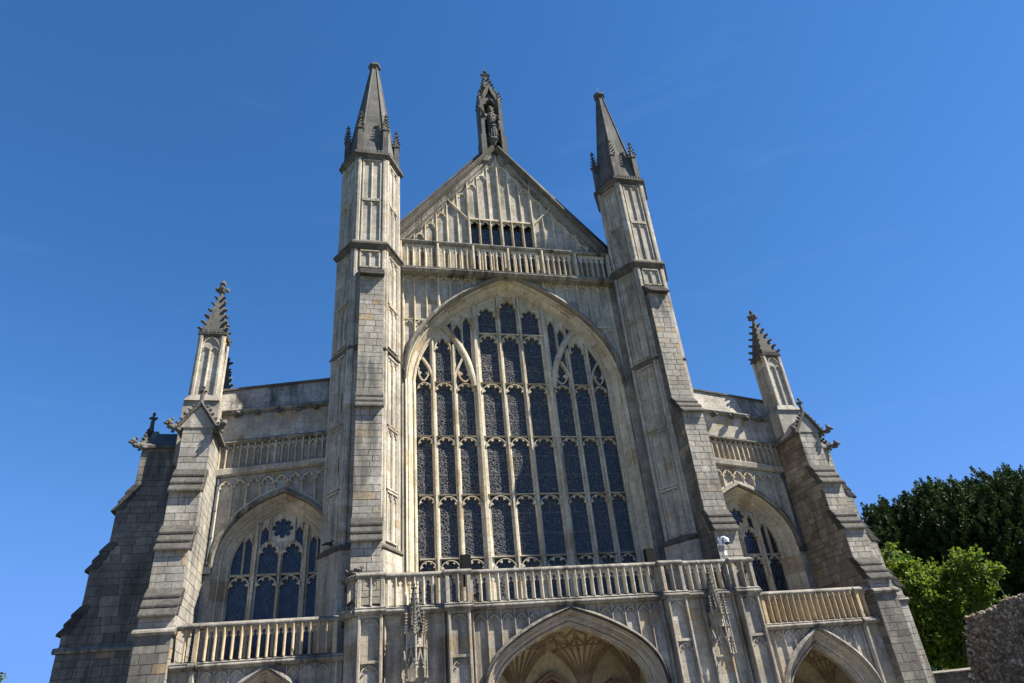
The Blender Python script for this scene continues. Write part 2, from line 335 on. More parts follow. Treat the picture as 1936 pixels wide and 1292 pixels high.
    def tube(s, pts, rad, n=6):
        rings = []
        for k, p in enumerate(pts):
            p = Vector(p); q0 = Vector(pts[max(k-1, 0)]); q1 = Vector(pts[min(k+1, len(pts)-1)])
            t = (q1-q0).normalized(); e = Vector((0, 0, 1)) if abs(t.z) < 0.9 else Vector((1, 0, 0))
            a = t.cross(e).normalized(); b = t.cross(a)
            r = rad[k] if isinstance(rad, (list, tuple)) else rad
            rings.append([s.w(*(p+a*r*cos(2*pi*j/n)+b*r*sin(2*pi*j/n))) for j in range(n)])
        for A, B in zip(rings, rings[1:]):
            for j in range(n): s.f.append((A[j], A[(j+1) % n], B[(j+1) % n], B[j]))
        s.f.append(tuple(reversed(rings[0]))); s.f.append(tuple(rings[-1]))
    def mesh(s, name, smooth=False, recalc=True):
        me = bpy.data.meshes.new(name); me.from_pydata(s.v, [], s.f)
        if s.t:
            at = me.attributes.new('tint', 'FLOAT', 'FACE'); at.data.foreach_set('value', np.array(s.t, dtype=np.float32))
        if recalc:
            bm = bmesh.new(); bm.from_mesh(me); bmesh.ops.recalc_face_normals(bm, faces=bm.faces); bm.to_mesh(me); bm.free()
        if smooth: me.polygons.foreach_set('use_smooth', [True]*len(me.polygons))
        return me
    def build(s, name, mat, parent=None, smooth=False, recalc=True, bevel=0.0):
        me = s.mesh(name, smooth, recalc); me.materials.append(M[mat])
        return link(name, me, parent, bevel)
def link(name, me, parent=None, bevel=0.0):
    o = bpy.data.objects.new(name, me); col.objects.link(o)
    if parent is not None: o.parent = parent
    if bevel > 0:
        b = o.modifiers.new('bevel', 'BEVEL'); b.width = bevel; b.segments = 1; b.limit_method = 'ANGLE'; b.angle_limit = radians(40)
    return o
def empty(name, parent=None, loc=(0, 0, 0)):
    o = bpy.data.objects.new(name, None); col.objects.link(o); o.location = loc; o.empty_display_size = 0.5
    if parent is not None: o.parent = parent
    return o
def tag(o, label, cat, group=None):
    o['label'] = label; o['category'] = cat
    if group: o['group'] = group
    return o
def stuff(o): o['kind'] = 'stuff'; return o
def structure(o): o['kind'] = 'structure'; return o

# ------------------------------------------------------------------ curves
def arc(cx, cz, r, a0, a1, n=10):
    return [(cx+r*cos(a0+(a1-a0)*k/n), cz+r*sin(a0+(a1-a0)*k/n)) for k in range(n+1)]
def catmull(P, n=6):
    out = []
    for i in range(len(P)-1):
        p0 = P[max(i-1, 0)]; p1 = P[i]; p2 = P[i+1]; p3 = P[min(i+2, len(P)-1)]
        for k in range(n):
            t = k/n
            out.append(tuple(0.5*((2*p1[j])+(-p0[j]+p2[j])*t+(2*p0[j]-5*p1[j]+4*p2[j]-p3[j])*t*t+(-p0[j]+3*p1[j]-3*p2[j]+p3[j])*t**3) for j in (0, 1)))
    out.append(P[-1]); return out
def resample(P, n):
    L = [0]
    for a, b in zip(P, P[1:]): L.append(L[-1]+hypot(b[0]-a[0], b[1]-a[1]))
    out = []; j = 0
    for k in range(n+1):
        t = L[-1]*k/n
        while j < len(L)-2 and L[j+1] < t: j += 1
        f = (t-L[j])/max(L[j+1]-L[j], 1e-9)
        out.append((P[j][0]+(P[j+1][0]-P[j][0])*f, P[j][1]+(P[j+1][1]-P[j][1])*f))
    return out
def offset_half(P, o, n=40):                 # P runs from springing (x=w) to apex (x=0)
    Q = []
    for k in range(len(P)):
        a = P[max(k-1, 0)]; b = P[min(k+1, len(P)-1)]; dx, dz = b[0]-a[0], b[1]-a[1]; l = hypot(dx, dz)
        Q.append((P[k][0]+dz/l*o, P[k][1]-dx/l*o))
    while len(Q) > 2 and Q[-1][0] < 0 and Q[-2][0] <= 0: Q.pop()
    a, b = Q[-2], Q[-1]; t = (0-a[0])/(b[0]-a[0]); Q[-1] = (0.0, a[1]+(b[1]-a[1])*t)
    return resample(Q, n)
def full_arch(P, o, zb, cx=0.0, n=40):
    h = offset_half(P, o, n); r = [(h[0][0], zb)]+h; lft = [(-x, z) for x, z in reversed(h[:-1])]+[(-h[0][0], zb)]
    return [(cx+x, z) for x, z in r+lft]
def four_centred(w, zs, rise, r1=0.55, bulge=0.05):
    r = w*r1; cx = w-r
    best = None
    for k in range(5, 86):                    # find where the haunch arc's tangent aims at the apex
        a = radians(k); px, pz = cx+r*cos(a), r*sin(a); tx, tz = -sin(a), cos(a)
        e = abs((0-px)*tz-(rise-pz)*tx)
        if best is None or e < best[0]: best = (e, a)
    a1 = best[1]; P = arc(cx, zs, r, 0, a1, 14); p = P[-1]
    for k in range(1, 13):
        t = k/12; b = bulge*4*t*(1-t)
        P.append((p[0]*(1-t), p[1]+(zs+rise-p[1])*t+b))
    return P
def pointed(u0, u1, zs, rise, n=8):          # small two-centred arch path between two uprights
    w = (u1-u0)/2; c = (u0+u1)/2; R = (w*w+rise*rise)/(2*w)
    a1 = math.asin(min(1, rise/R)) if rise < R else pi/2
    r = arc(c+w-R, zs, R, 0, atan2(rise, R-w), n)
    return r+[(2*c-x, z) for x, z in reversed(r[:-1])]

def head(mb, u0, u1, zs, rise, d0, d1, w=0.05, cusps=2, cs=0.09):
    P = pointed(u0, u1, zs, rise)
    mb.sweep(P, [(-w, d0), (-w*0.5, d1), (w*0.35, d1), (w*0.6, d0)])
    c = (u0+u1)/2; n = len(P); W = (u1-u0)
    for k in range(cusps):
        f = 0.10+0.26*k if cusps > 1 else 0.24
        for side in (0, 1):
            i = f*(n-1) if side == 0 else (1-f)*(n-1)
            i0 = int(i); t = i-i0; p = (P[i0][0]*(1-t)+P[min(i0+1, n-1)][0]*t, P[i0][1]*(1-t)+P[min(i0+1, n-1)][1]*t)
            tx = c-p[0]; tz = (zs+0.05*W)-p[1]; l = hypot(tx, tz) or 1
            tx /= l; tz /= l; q = (p[0]+tx*cs*W/0.7, p[1]+tz*cs*W/0.7); nx, nz = -tz, tx; h = 0.10*W
            poly = [(p[0]+nx*h, p[1]+nz*h), (q[0]+nx*h*0.30, q[1]+nz*h*0.30), (q[0]+tx*0.02, q[1]+tz*0.02), (q[0]-nx*h*0.30, q[1]-nz*h*0.30), (p[0]-nx*h, p[1]-nz*h)]
            mb.prism(poly, d0+0.01, d1-0.015)
def mull(w, d0, d1, nose=0.35):              # moulded bar section
    dm = d0+(d1-d0)*0.45
    return [(-w/2, d0), (-w/2, dm), (-w*nose*0.9, dm+0.02), (-w*nose/2, d1), (w*nose/2, d1), (w*nose*0.9, dm+0.02), (w/2, dm), (w/2, d0)]
def crocket(mb, x, y, z, dx, dy, s):
    mb.blob(x+dx*s*0.25, y+dy*s*0.25, z, s*0.50, s*0.50, s*0.40, 0.25)
    mb.blob(x+dx*s*0.70, y+dy*s*0.70, z+s*0.22, s*0.40, s*0.40, s*0.36, 0.3)
def finial(mb, x, y, z, s):
    mb.ngon(x, y, z-s*0.6, s*0.28, z+s*1.6, s*0.2, 6)
    for k in range(4):
        a = k*pi/2+pi/4*0; mb.blob(x+cos(a)*s*0.62, y+sin(a)*s*0.62, z+s*0.75, s*0.40, s*0.40, s*0.34, 0.25)
    mb.blob(x, y, z+s*0.35, s*0.5, s*0.5, s*0.3, 0.2)
    mb.blob(x, y, z+s*1.75, s*0.42, s*0.42, s*0.5, 0.2)
def crock_spire(mb, x, y, z0, R0, z1, n=4, rot=pi/4, cs=0.16, rows=6, fs=0.2):
    mb.ngon(x, y, z0, R0, z1, R0*0.10, n, rot)
    for r in range(rows):
        t = (r+0.45)/(rows+0.3); R = R0*(1-t*0.9)
        for k in range(n):
            a = rot+2*pi*k/n; crocket(mb, x+R*cos(a), y+R*sin(a), z0+(z1-z0)*t, cos(a), sin(a), cs*(1-0.25*t))
    finial(mb, x, y, z1, fs)
def gargoyle(mb, x, y, z, dx, dy, L=0.7, s=0.2):
    for k in range(5):
        t = k/4; mb.blob(x+dx*L*t, y+dy*L*t, z+0.05*sin(t*5)+0.06*t, s*(1.0-0.25*t), s*(1.0-0.25*t), s*(0.95-0.2*t), 0.15)
    hx, hy = x+dx*L*1.12, y+dy*L*1.12
    mb.blob(hx, hy, z+0.14, s*0.95, s*0.95, s*0.85, 0.2)
    mb.blob(hx+dx*s*0.8, hy+dy*s*0.8, z+0.08, s*0.55, s*0.55, s*0.4, 0.2)
    for q in (-1, 1):
        mb.blob(hx-dy*q*s*0.7-dx*0.05, hy+dx*q*s*0.7-dy*0.05, z+0.14+s*0.8, s*0.3, s*0.3, s*0.5, 0.2)
        mb.blob(x+dx*L*0.35-dy*q*s, y+dy*L*0.35+dx*q*s, z-0.06, s*0.5, s*0.5, s*0.45, 0.2)

# ------------------------------------------------------------------ ashlar facing, stone by stone
UNIT = None
def unit_stone():
    global UNIT
    if UNIT is None:
        v = []; e = 0.02
        for z in (0, 1):
            for x in (0, 1): v.append((x, 0.0, z))
        v += [(e, -1, 0.03), (1-e, -1, 0.03), (e, -1, 0.97), (1-e, -1, 0.97)]
        f = [(4, 5, 7, 6), (0, 1, 5, 4), (2, 6, 7, 3), (0, 4, 6, 2), (1, 3, 7, 5)]
        UNIT = bpy.data.meshes.new('ashlar_stone'); UNIT.from_pydata(v, [], f); UNIT.materials.append(M['ashlar'])
    return UNIT
STONES = [0]
def ashlar(parent, fr, sx, z0, z1, span, d, mat='ashlar', ch=0.27, indiv=False, name='ashlar', tmin=0.30, tmax=0.66, proud=0.02):
    mb = MB(fr, sx); z = z0; n = max(1, round((z1-z0)/ch)); hs = [random.uniform(0.7, 1.25) for _ in range(n)]; tot = sum(hs)
    g = 0.004
    for h in hs:
        h = h/tot*(z1-z0); a, b = span(z+h/2); u = a-random.uniform(0, 0.35)
        while u < b-0.02:
            e = u+random.uniform(tmin, tmax)
            if b-e < 0.18: e = b
            ua, ub = max(u, a), min(e, b)
            if ub-ua > 0.05:
                p = proud+random.uniform(-0.005, 0.005)
                if indiv and STONES[0] < 300:
                    STONES[0] += 1
                    o = bpy.data.objects.new('ashlar_stone', unit_stone()); col.objects.link(o); o.parent = parent
                    o.location = ((ua+g) if sx > 0 else -(ub-g), -d, z+g); o.scale = (ub-ua-2*g, p, h-2*g)
                else:
                    q = 0.006
                    i = [mb.a(uu, d, zz) for zz in (z+g, z+h-g) for uu in (ua+g, ub-g)]
                    k = [mb.a(uu, d+p, zz) for zz in (z+g+q, z+h-g-q) for uu in (ua+g+q, ub-g-q)]
                    mb.f += [(k[0], k[1], k[3], k[2]), (i[0], i[1], k[1], k[0]), (i[2], k[2], k[3], i[3]), (i[0], k[0], k[2], i[2]), (i[1], i[3], k[3], k[1])]
                    mb.t += [random.random()]*5
            u = e
        z += h
    if mb.f:
        o = mb.build(name, mat, parent, recalc=False); stuff(o); return o

def weathering(parent, fr, sx, u0, u1, zl, dl, zt, dt, n=3, mat='wslab'):
    for k in range(n):
        t0, t1 = k/n, (k+1)/n
        za, zb = zl+(zt-zl)*t0, zl+(zt-zl)*t1; da, db = dl+(dt-dl)*t0, dl+(dt-dl)*t1
        mb = MB(fr, sx); e = random.uniform(0.03, 0.045)
        mb.extu([(da+0.11, za-0.04), (da+0.115, za+0.05), (db+0.03, zb+0.03), (db-0.25, zb+0.03), (da-0.3, za+0.05), (da+0.02, za+0.02)], u0-e, u1+e)
        mb.build('weathering_slab', mat, parent, bevel=0.02)

# ================================================================== CATHEDRAL
cath = empty('cathedral')
tag(cath, 'pale limestone gothic cathedral front with huge traceried window, twin spired turrets and triple porch', 'cathedral')

# ---- great west window -------------------------------------------------
GW = catmull([(4.60, 15.0), (4.59, 15.6), (4.33, 16.65), (3.80, 17.62), (3.12, 18.42), (2.30, 19.12), (1.25, 19.82), (0.0, 20.48)], 6)
def inside_z(P, x):                          # arch height at x
    x = abs(x)
    for a, b in zip(P, P[1:]):
        if (a[0]-x)*(b[0]-x) <= 0 and a[0] != b[0]: return a[1]+(b[1]-a[1])*(x-a[0])/(b[0]-a[0])
    return P[0][1]
gw = empty('great_window', cath)
GD = -0.13                                    # glass depth (behind tracery)
XM = [-4.6, -3.8, -2.83, -1.74, -0.53, 0.53, 1.74, 2.83, 3.8, 4.6]
TZ = [7.54, 10.13, 12.76, 15.41]
for s in range(9):
    a, b = XM[s], XM[s+1]
    rows = [4.9]+TZ
    for za, zb in zip(rows, rows[1:]):
        mb = MB(); i = [mb.a(a, GD, za), mb.a(b, GD, za), mb.a(b, GD, zb), mb.a(a, GD, zb)]; mb.f.append(tuple(i)); mb.build('glass_light', 'mosaic', gw, recalc=False)
    mb = MB(); n = 8; top = [(a+(b-a)*k/n, inside_z(GW, a+(b-a)*k/n)+0.05) for k in range(n+1)]
    i = [mb.a(a, GD, TZ[-1]), mb.a(b, GD, TZ[-1])]+[mb.a(u, GD, max(z, TZ[-1]+0.02)) for u, z in reversed(top)]; mb.f.append(tuple(i)); mb.build('glass_light', 'mosaic', gw, recalc=False)
for s, x in enumerate(XM):
    if s in (0, 9): continue
    major = s in (3, 6)
    zt = inside_z(GW, x)+0.1 if s in (3, 4, 5, 6) else (17.9 if s in (2, 7) else 17.5)
    if s in (2, 7): zt = 17.35
    if s in (1, 8): zt = inside_z(GW, x)+0.05
    mb = MB(); w = 0.42 if major else 0.25
    P = mull(w, GD-0.05, 0.12 if major else 0.07, 0.3)
    mb.sweep([(x, 4.9), (x, zt)], P); mb.build('mullion', 'trac', gw)
for z in TZ:
    for s in range(9):
        mb = MB(); a, b = XM[s], XM[s+1]
        if z == TZ[-1] and s in (0, 2, 6, 8): continue
        mb.extu([(GD-0.03, z-0.035), (0.02, z-0.035), (0.05, z), (GD-0.03, z+0.07)], a+0.08, b-0.08); mb.build('transom', 'trac', gw)
mb = MB()
def light_edges(s):
    a, b = XM[s], XM[s+1]; return a+(0.19 if s in (3, 6) else 0.11), b-(0.19 if s+1 in (3, 6) else 0.11)
for s in range(9):
    a, b = light_edges(s); r = (b-a)*0.52
    for z in TZ: head(mb, a-0.02, b+0.02, z-0.08-r, r, GD-0.02, 0.03, 0.032, 2, 0.088)
stuff(mb.build('cusped_heads', 'trac', gw))
# central upper lights
mb = MB()
for s in (3, 4, 5):
    a, b = light_edges(s); r = (b-a)*0.5
    mb.extu([(GD-0.03, 18.03), (0.03, 18.03), (0.06, 18.08), (GD-0.03, 18.16)], XM[s]+0.08, XM[s+1]-0.08)
    head(mb, a-0.02, b+0.02, 18.0-r, r, GD-0.02, 0.03, 0.045, 2, 0.10)
    zt = (20.05 if s == 4 else 19.60); r = (b-a)*0.62
    head(mb, a-0.03, b+0.03, zt-r, r, GD-0.02, 0.04, 0.07, 2, 0.10)
    # solid stone between the light heads and the arch
    P = pointed(a-0.02, b+0.02, zt-r, r); n = len(P)
    poly = [p for p in P]+[(x, min(inside_z(GW, x)+0.05, 21)) for x, z in reversed(P)]
    mb.prism(poly, GD-0.02, -0.02)
for sx in (1, -1):
    m2 = mb if sx == 1 else mb2 if False else MB(FRONT, -1)
    if sx == 1: m2 = MB(FRONT, 1)
    # great sub-arch over three side lights
    sub = catmull([(1.90, 15.2), (1.97, 15.75), (2.22, 16.65), (2.62, 17.5), (3.10, 18.18), (3.34, 18.42)], 6)
    m2.sweep(sub, [(-0.17, GD-0.04), (-0.15, 0.03), (-0.04, 0.12), (0.05, 0.12), (0.15, 0.03), (0.15, GD-0.04)])
    # middle light of the three
    head(m2, 2.94, 3.69, 17.05, 0.72, GD-0.02, 0.04, 0.06, 2, 0.11)
    P = pointed(2.94, 3.69, 17.05, 0.72); m2.prism(P+[(x, min(inside_z(GW, x), 18.3)) for x, z in reversed(P)], GD-0.02, -0.02)
    # small mouchette arches either side, with crossing curves
    for c0, c1 in (((2.83, 15.15), (2.42, 16.62)), ((3.8, 15.15), (4.28, 16.62))):
        k = 1 if c1[0] > c0[0] else -1
        path = catmull([c0, (c0[0]+k*0.03, 15.6), (c0[0]+k*0.17, 16.1), c1], 5)
        m2.sweep(path, [(-0.07, GD-0.03), (-0.05, 0.06), (0.05, 0.06), (0.07, GD-0.03)])
        lo, hi = (1.95, 2.72) if k < 0 else (3.92, 4.55)
        mid = (lo+hi)/2
        m2.sweep(catmull([(lo+0.06, 16.1), (lo+0.10, 15.75), (mid, 15.44), (hi-0.10, 15.75), (hi-0.10, 16.1)], 5), [(-0.035, GD-0.03), (-0.03, 0.03), (0.03, 0.03), (0.035, GD-0.03)])
        for q in (-1, 1): m2.prism([(mid+q*0.27, 15.72), (mid+q*0.10, 15.82), (mid+q*0.10, 15.88), (mid+q*0.27, 15.98)], GD-0.02, 0.0)
    # narrow lights between sub-arch and major mullion
    m2.sweep([(2.37, 16.9), (2.37, inside_z(GW, 2.37))], mull(0.12, GD-0.04, 0.05, 0.4))
    m2.sweep([(2.83, 17.75), (2.83, inside_z(GW, 2.83))], mull(0.14, GD-0.04, 0.06, 0.4))
    for a, b, zt in ((1.95, 2.32, 18.98), (2.42, 2.77, 18.56)):
        head(m2, a, b, zt-0.35, 0.33, GD-0.02, 0.03, 0.05, 1, 0.14)
        P = pointed(a, b, zt-0.35, 0.33); m2.prism(P+[(x, inside_z(GW, x)+0.03) for x, z in reversed(P)], GD-0.02, -0.01)
    m2.build('sub_arch_tracery', 'trac', gw)
stuff(mb.build('upper_tracery', 'trac', gw))
# moulded reveal and hood of the great arch
mb = MB()
PR = [(0.0, -0.2), (0.0, 0.0), (0.05, 0.04), (0.07, 0.16), (0.12, 0.17), (0.15, 0.12), (0.32, 0.40), (0.34, 0.50), (0.39, 0.52), (0.41, 0.48), (0.50, 0.66), (0.52, 0.74)]
mb.strip([(full_arch(GW, o, 4.9), d) for o, d in PR]); mb.build('moulded_arch', 'trac', gw, recalc=False)
mb = MB()
hp = full_arch(GW, 0.58, 15.55); mb.sweep(hp, [(-0.10, 0.70), (-0.08, 0.92), (0.04, 0.98), (0.10, 0.90), (0.12, 0.70)]); mb.build('hood_mould', 'cop', gw)

# ---- nave west wall ------------------------------------------------------
nw = empty('nave_wall', cath)
wa = full_arch(GW, 0.50, 4.0); apex = len(wa)//2
mb = MB()
for h, sg in ((wa[:apex+1], 1), (wa[apex:], -1)):
    if sg == 1: poly = [(5.75, 4.0)]+h+[(0, 20.9), (5.75, 20.9)]
    else: poly = [(0, 20.9)]+h+[(-5.75, 4.0), (-5.75, 20.9)]
    mb.prism(poly, -0.3, 0.66)
mb.build('wall', 'pale', nw)
hz = full_arch(GW, 0.68, 15.0)
def hood_z(x):
    h = [p for p in offset_half(GW, 0.68, 60)]; return inside_z(h, x)
for sx in (1, -1):
    mb = MB(FRONT, sx)
    ribs = [5.22, 4.68, 4.11, 3.53, 2.95, 2.36, 1.75, 1.1]
    for k, x in enumerate(ribs):
        zb = hood_z(x) if x < 5.2 else 15.5; w = 0.15 if k in (0, 3, 6) else 0.10
        mb.sweep([(x, zb-0.1), (x, 20.85)], mull(w, 0.62, 0.82 if k in (0, 3, 6) else 0.78, 0.35))
    for a, b in zip(ribs, ribs[1:]):
        r = 0.34
        if hood_z(b) < 20.35: head(mb, b+0.03, a-0.03, 20.42, r, 0.64, 0.75, 0.05, 2, 0.13)
        mb.box(b, a, 0.64, 0.76, 20.76, 20.86)
    for a, b in ((5.22, 4.68), (4.68, 4.11)):
        mb.box(b, a, 0.64, 0.75, 18.22, 18.29); head(mb, b+0.03, a-0.03, 17.88, 0.32, 0.64, 0.74, 0.05, 2, 0.13)
    mb.build('blind_panelling', 'trac', nw)
# jamb shafts beside the window
for sx in (1, -1):
    mb = MB(FRONT, sx)
    mb.sweep([(5.25, 4.9), (5.25, 15.6)], mull(0.14, 0.6, 0.74, 0.4)); mb.build('jamb_shaft', 'pale', nw)

# ---- balustrades ---------------------------------------------------------
def baluster_mesh(name, h, sp, w, dep, mat, archh):
    mb = MB()
    a = dep/2
    sec = [(-w/2, -a*0.55), (-w*0.5, a*0.35), (-w*0.16, a), (w*0.16, a), (w*0.5, a*0.35), (w/2, -a*0.55), (0.0, -a)]
    lo = [mb.a(u, d, 0) for u, d in sec]; hi = [mb.a(u, d, h) for u, d in sec]; n = len(sec)
    for k in range(n): mb.f.append((lo[k], lo[(k+1) % n], hi[(k+1) % n], hi[k]))
    mb.f.append(tuple(reversed(lo))); mb.f.append(tuple(hi))
    hs = sp/2
    A = archh*1.5; op = hs-w*0.30
    prof = [(1.0, 0.86), (0.90, 0.72), (0.80, 0.28), (0.72, 0.26), (0.66, 0.50), (0.54, 0.56), (0.42, 0.40), (0.30, 0.0)]
    for q in (-1, 1):
        P = [(q*(hs-o*op), h-A*z) for z, o in prof]
        mb.prism(P+[(q*hs, h+0.01), (q*w*0.25, h+0.01), (q*w*0.25, h-A)], -a*0.40, a*0.40)
    me = mb.mesh(name); me.materials.append(M[mat]); return me
BAL = {}
def balusters(parent, fr, sx, u0, u1, d, z0, z1, n, w, dep, mat, archh, ends=False):
    sp = (u1-u0)/n; key = (round(z1-z0, 2), round(sp, 3), mat)
    if key not in BAL: BAL[key] = baluster_mesh('baluster', z1-z0, sp, w, dep, mat, archh)
    rz = atan2(fr.u[1], fr.u[0])
    for k in range(0 if ends else 1, n+1 if ends else n):
        o = bpy.data.objects.new('baluster', BAL[key]); col.objects.link(o); o.parent = parent
        x, y, z = fr.p(u0+sp*k, d, z0); o.location = (x*sx, y, z); o.rotation_euler = (0, 0, rz*sx)
def rail(parent, fr, sx, u0, u1, d, zb, zt, half, mat='cop', name='coping'):
    mb = MB(fr, sx); h = zt-zb
    mb.extu([(d-half*0.75, zb), (d+half*0.75, zb), (d+half, zb+h*0.4), (d+half, zb+h*0.62), (d+half*0.35, zt), (d-half*0.35, zt), (d-half, zb+h*0.6), (d-half, zb+h*0.4)], u0, u1)
    return mb.build(name, mat, parent, bevel=0.01)
def sill(parent, fr, sx, u0, u1, d, zb, zt, half, mat='cop', name='sill'):
    mb = MB(fr, sx); h = zt-zb
    mb.extu([(d-half, zb), (d+half*0.7, zb), (d+half*0.85, zb+h*0.12), (d+half*1.25, zb+h*0.30), (d+half*1.25, zb+h*0.45), (d+half*0.95, zb+h*0.55), (d+half*1.05, zb+h*0.72), (d+half*0.8, zb+h*0.8), (d+half*0.15, zt), (d-half, zt)], u0, u1)
    return mb.build(name, mat, parent, bevel=0.008)
ub = empty('upper_balustrade', cath)
rail(ub, FRONT, 1, -5.6, 5.6, 1.02, 22.42, 22.66, 0.20)
sill(ub, FRONT, 1, -5.6, 5.6, 0.98, 20.72, 21.08, 0.22)
px = [-5.36, -3.55, -1.78, 0.0, 1.78, 3.55, 5.36]
for x in px:
    mb = MB(); mb.sweep([(x, 21.0), (x, 22.45)], mull(0.16, 0.92, 1.22, 0.5)); mb.build('post', 'trac', ub)
for a, b in zip(px, px[1:]): balusters(ub, FRONT, 1, a+0.02, b-0.02, 1.02, 21.05, 22.43, 6, 0.078, 0.18, 'trac', 0.32)

# ---- gable ---------------------------------------------------------------
ga = empty('gable', cath)
SL, AP = 1.19, 30.55
mb = MB(); gd = 0.35
zb = 21.0
mb.prism([(-5.9, zb), (-1.75, zb), (-1.75, 24.45), (-1.75, 24.9), (1.75, 24.9), (1.75, zb), (5.9, zb), (5.9, AP-0.5-SL*5.9), (0, AP-0.5), (-5.9, AP-0.5-SL*5.9)], -0.4, gd)
mb.build('gable_wall', 'pale', ga)
for sg in (1, -1):
    mb = MB(FRONT, sg)       # light inner moulding
    mb.sweep([(5.6, AP-0.72-SL*5.6), (0, AP-0.72)], [(-0.30, 0.3), (-0.30, 0.42), (-0.1, 0.50), (-0.02, 0.62), (0.08, 0.64), (0.10, 0.52), (0.30, 0.66), (0.34, 0.3)]) if False else None
    P = [(0.0, AP-1.10), (5.7, AP-1.10-1.29*5.7)]
    mb.sweep(P, [(0.0, 0.3), (0.0, 0.42), (0.12, 0.47), (0.16, 0.58), (0.26, 0.60), (0.30, 0.54), (0.42, 0.66), (0.45, 0.3)])
    mb.build('raking_moulding', 'cop', ga)
    mb = MB(FRONT, sg)
    P = [(0.0, AP-0.55), (5.85, AP-0.55-1.28*5.85)]
    mb.sweep(P, [(0.0, 0.0), (0.0, 0.58), (0.06, 0.70), (0.16, 0.80), (0.24, 0.78), (0.30, 0.55), (0.34, 0.0)])
    mb.build('hood_coping', 'string', ga)
    mb = MB(FRONT, sg)
    P = [(0.0, 30.45), (5.9, 30.45-1.22*5.9)]
    mb.sweep(P, [(-0.12, -0.7), (-0.12, 0.30), (0.05, 0.42), (0.12, 0.36), (0.18, 0.44), (0.28, 0.40), (0.34, 0.10), (0.36, -0.7)])
    mb.build('coping', 'dark', ga)
xs = [-1.75, -1.17, -0.585, 0, 0.585, 1.17, 1.75]
for a, b in zip(xs, xs[1:]):
    mb = MB(); i = [mb.a(a, 0.20, 21.3), mb.a(b, 0.20, 21.3), mb.a(b, 0.20, 24.85), mb.a(a, 0.20, 24.85)]; mb.f.append(tuple(i)); mb.build('gable_light', 'lattice', ga, recalc=False)
mb = MB()
zr = lambda x: AP-1.05-1.29*abs(x)
allx = [-4.64, -4.06, -3.48, -2.91, -2.33]+xs+[2.33, 2.91, 3.48, 4.06, 4.64]
for x in allx:
    main = abs(x) < 0.01 or abs(abs(x)-1.75) < 0.01
    mb.sweep([(x, 21.5), (x, zr(x)+0.1)], mull(0.17 if main else 0.11, 0.2 if abs(x) < 1.8 else 0.32, 0.52 if main else 0.45, 0.4))
for a, b in zip(allx, allx[1:]):
    c = (a+b)/2
    if abs(c) < 1.75:
        mb.box(a, b, 0.22, 0.46, 24.82, 24.92); head(mb, a+0.04, b-0.04, 24.5, 0.28, 0.22, 0.40, 0.05, 1, 0.10)
        P = pointed(a+0.04, b-0.04, 24.5, 0.28); mb.prism(P+[(b-0.04, 24.86), (a+0.04, 24.86)], 0.22, 0.33)
    lo = zr(max(abs(a), abs(b)))-0.1
    # half-arched head under the rake
    inner, outer = (a, b) if c > 0 else (b, a)
    k = 1 if c > 0 else -1
    zz = lo
    mb.sweep([(outer, zz-0.15), (outer-k*0.14, zz+0.13), (c, zz+0.22), (inner+k*0.14, zz+0.13), (inner, zz-0.15)], [(-0.05, 0.34), (-0.03, 0.43), (0.03, 0.43), (0.05, 0.34)])
    for q in (-1, 1): mb.prism([(c+q*0.22, zz-0.08), (c+q*0.10, zz-0.02), (c+q*0.10, zz+0.02), (c+q*0.22, zz+0.1)], 0.34, 0.41)
    if k > 0: mb.prism([(inner, zz+0.10), (c, zz+0.24), (inner, zr(abs(inner))+0.1)], 0.33, 0.40)
    else: mb.prism([(inner, zr(abs(inner))+0.1), (c, zz+0.24), (inner, zz+0.10)], 0.33, 0.40)
for k in (-1, 1):
    P = [(k*1.78, 24.80), (k*2.85, 26.05)]
    mb.sweep(P, mull(0.13, 0.32, 0.50, 0.4))
    mb.sweep([(k*2.85, 26.05), (k*3.95, 24.75)], mull(0.11, 0.32, 0.47, 0.4))
mb.build('gable_tracery', 'trac', ga)

# ---- tabernacle on the gable apex, with its statue -------------------------
tb = empty('tabernacle', cath)
TY = 0.35
mb = MB()
mb.box(-0.64, 0.64, -0.55, -0.2, 29.3, 34.7)
for q in (-1, 1):
    mb.box(q*0.56-0.10, q*0.56+0.10, -0.2, 0.62, 29.2, 34.2)
    mb.box(q*0.60-0.15, q*0.60+0.15, -0.3, 0.68, 29.0, 31.1)
    mb.sweep([(q*0.41, 30.7), (q*0.41, 34.0)], mull(0.09, 0.0, 0.45, 0.5))
ogee = catmull([(0.50, 33.65), (0.47, 34.0), (0.30, 34.45), (0.12, 34.85), (0.0, 35.3)], 5)
mb.prism(ogee+[(-x, z) for x, z in reversed(ogee[:-1])]+[(-0.57, 33.65), (-0.57, 34.35), (0, 35.75), (0.57, 34.35), (0.57, 33.65)], 0.30, 0.58)
for q in (-1, 1):
    mb.prism([(q*0.50, 33.75), (q*0.22, 33.95), (q*0.24, 34.08), (q*0.06, 34.30), (q*0.10, 34.42), (q*0.34, 34.40), (q*0.50, 34.1)], 0.36, 0.52)
    for k in range(4):
        t = k/4; x, z = q*(0.62-0.6*t), 34.4+1.3*t; crocket(mb, x, -0.45, z, q, 0, 0.17)
    crock_spire(mb, q*0.58, -0.50, 34.2, 0.17, 34.85, 4, pi/4, 0.11, 2, 0.12)
    crock_spire(mb, q*0.58, 0.30, 34.2, 0.17, 34.85, 4, pi/4, 0.09, 2, 0.10)
crock_spire(mb, 0, 0.0, 34.3, 0.60, 36.95, 4, pi/4, 0.26, 7, 0.30)
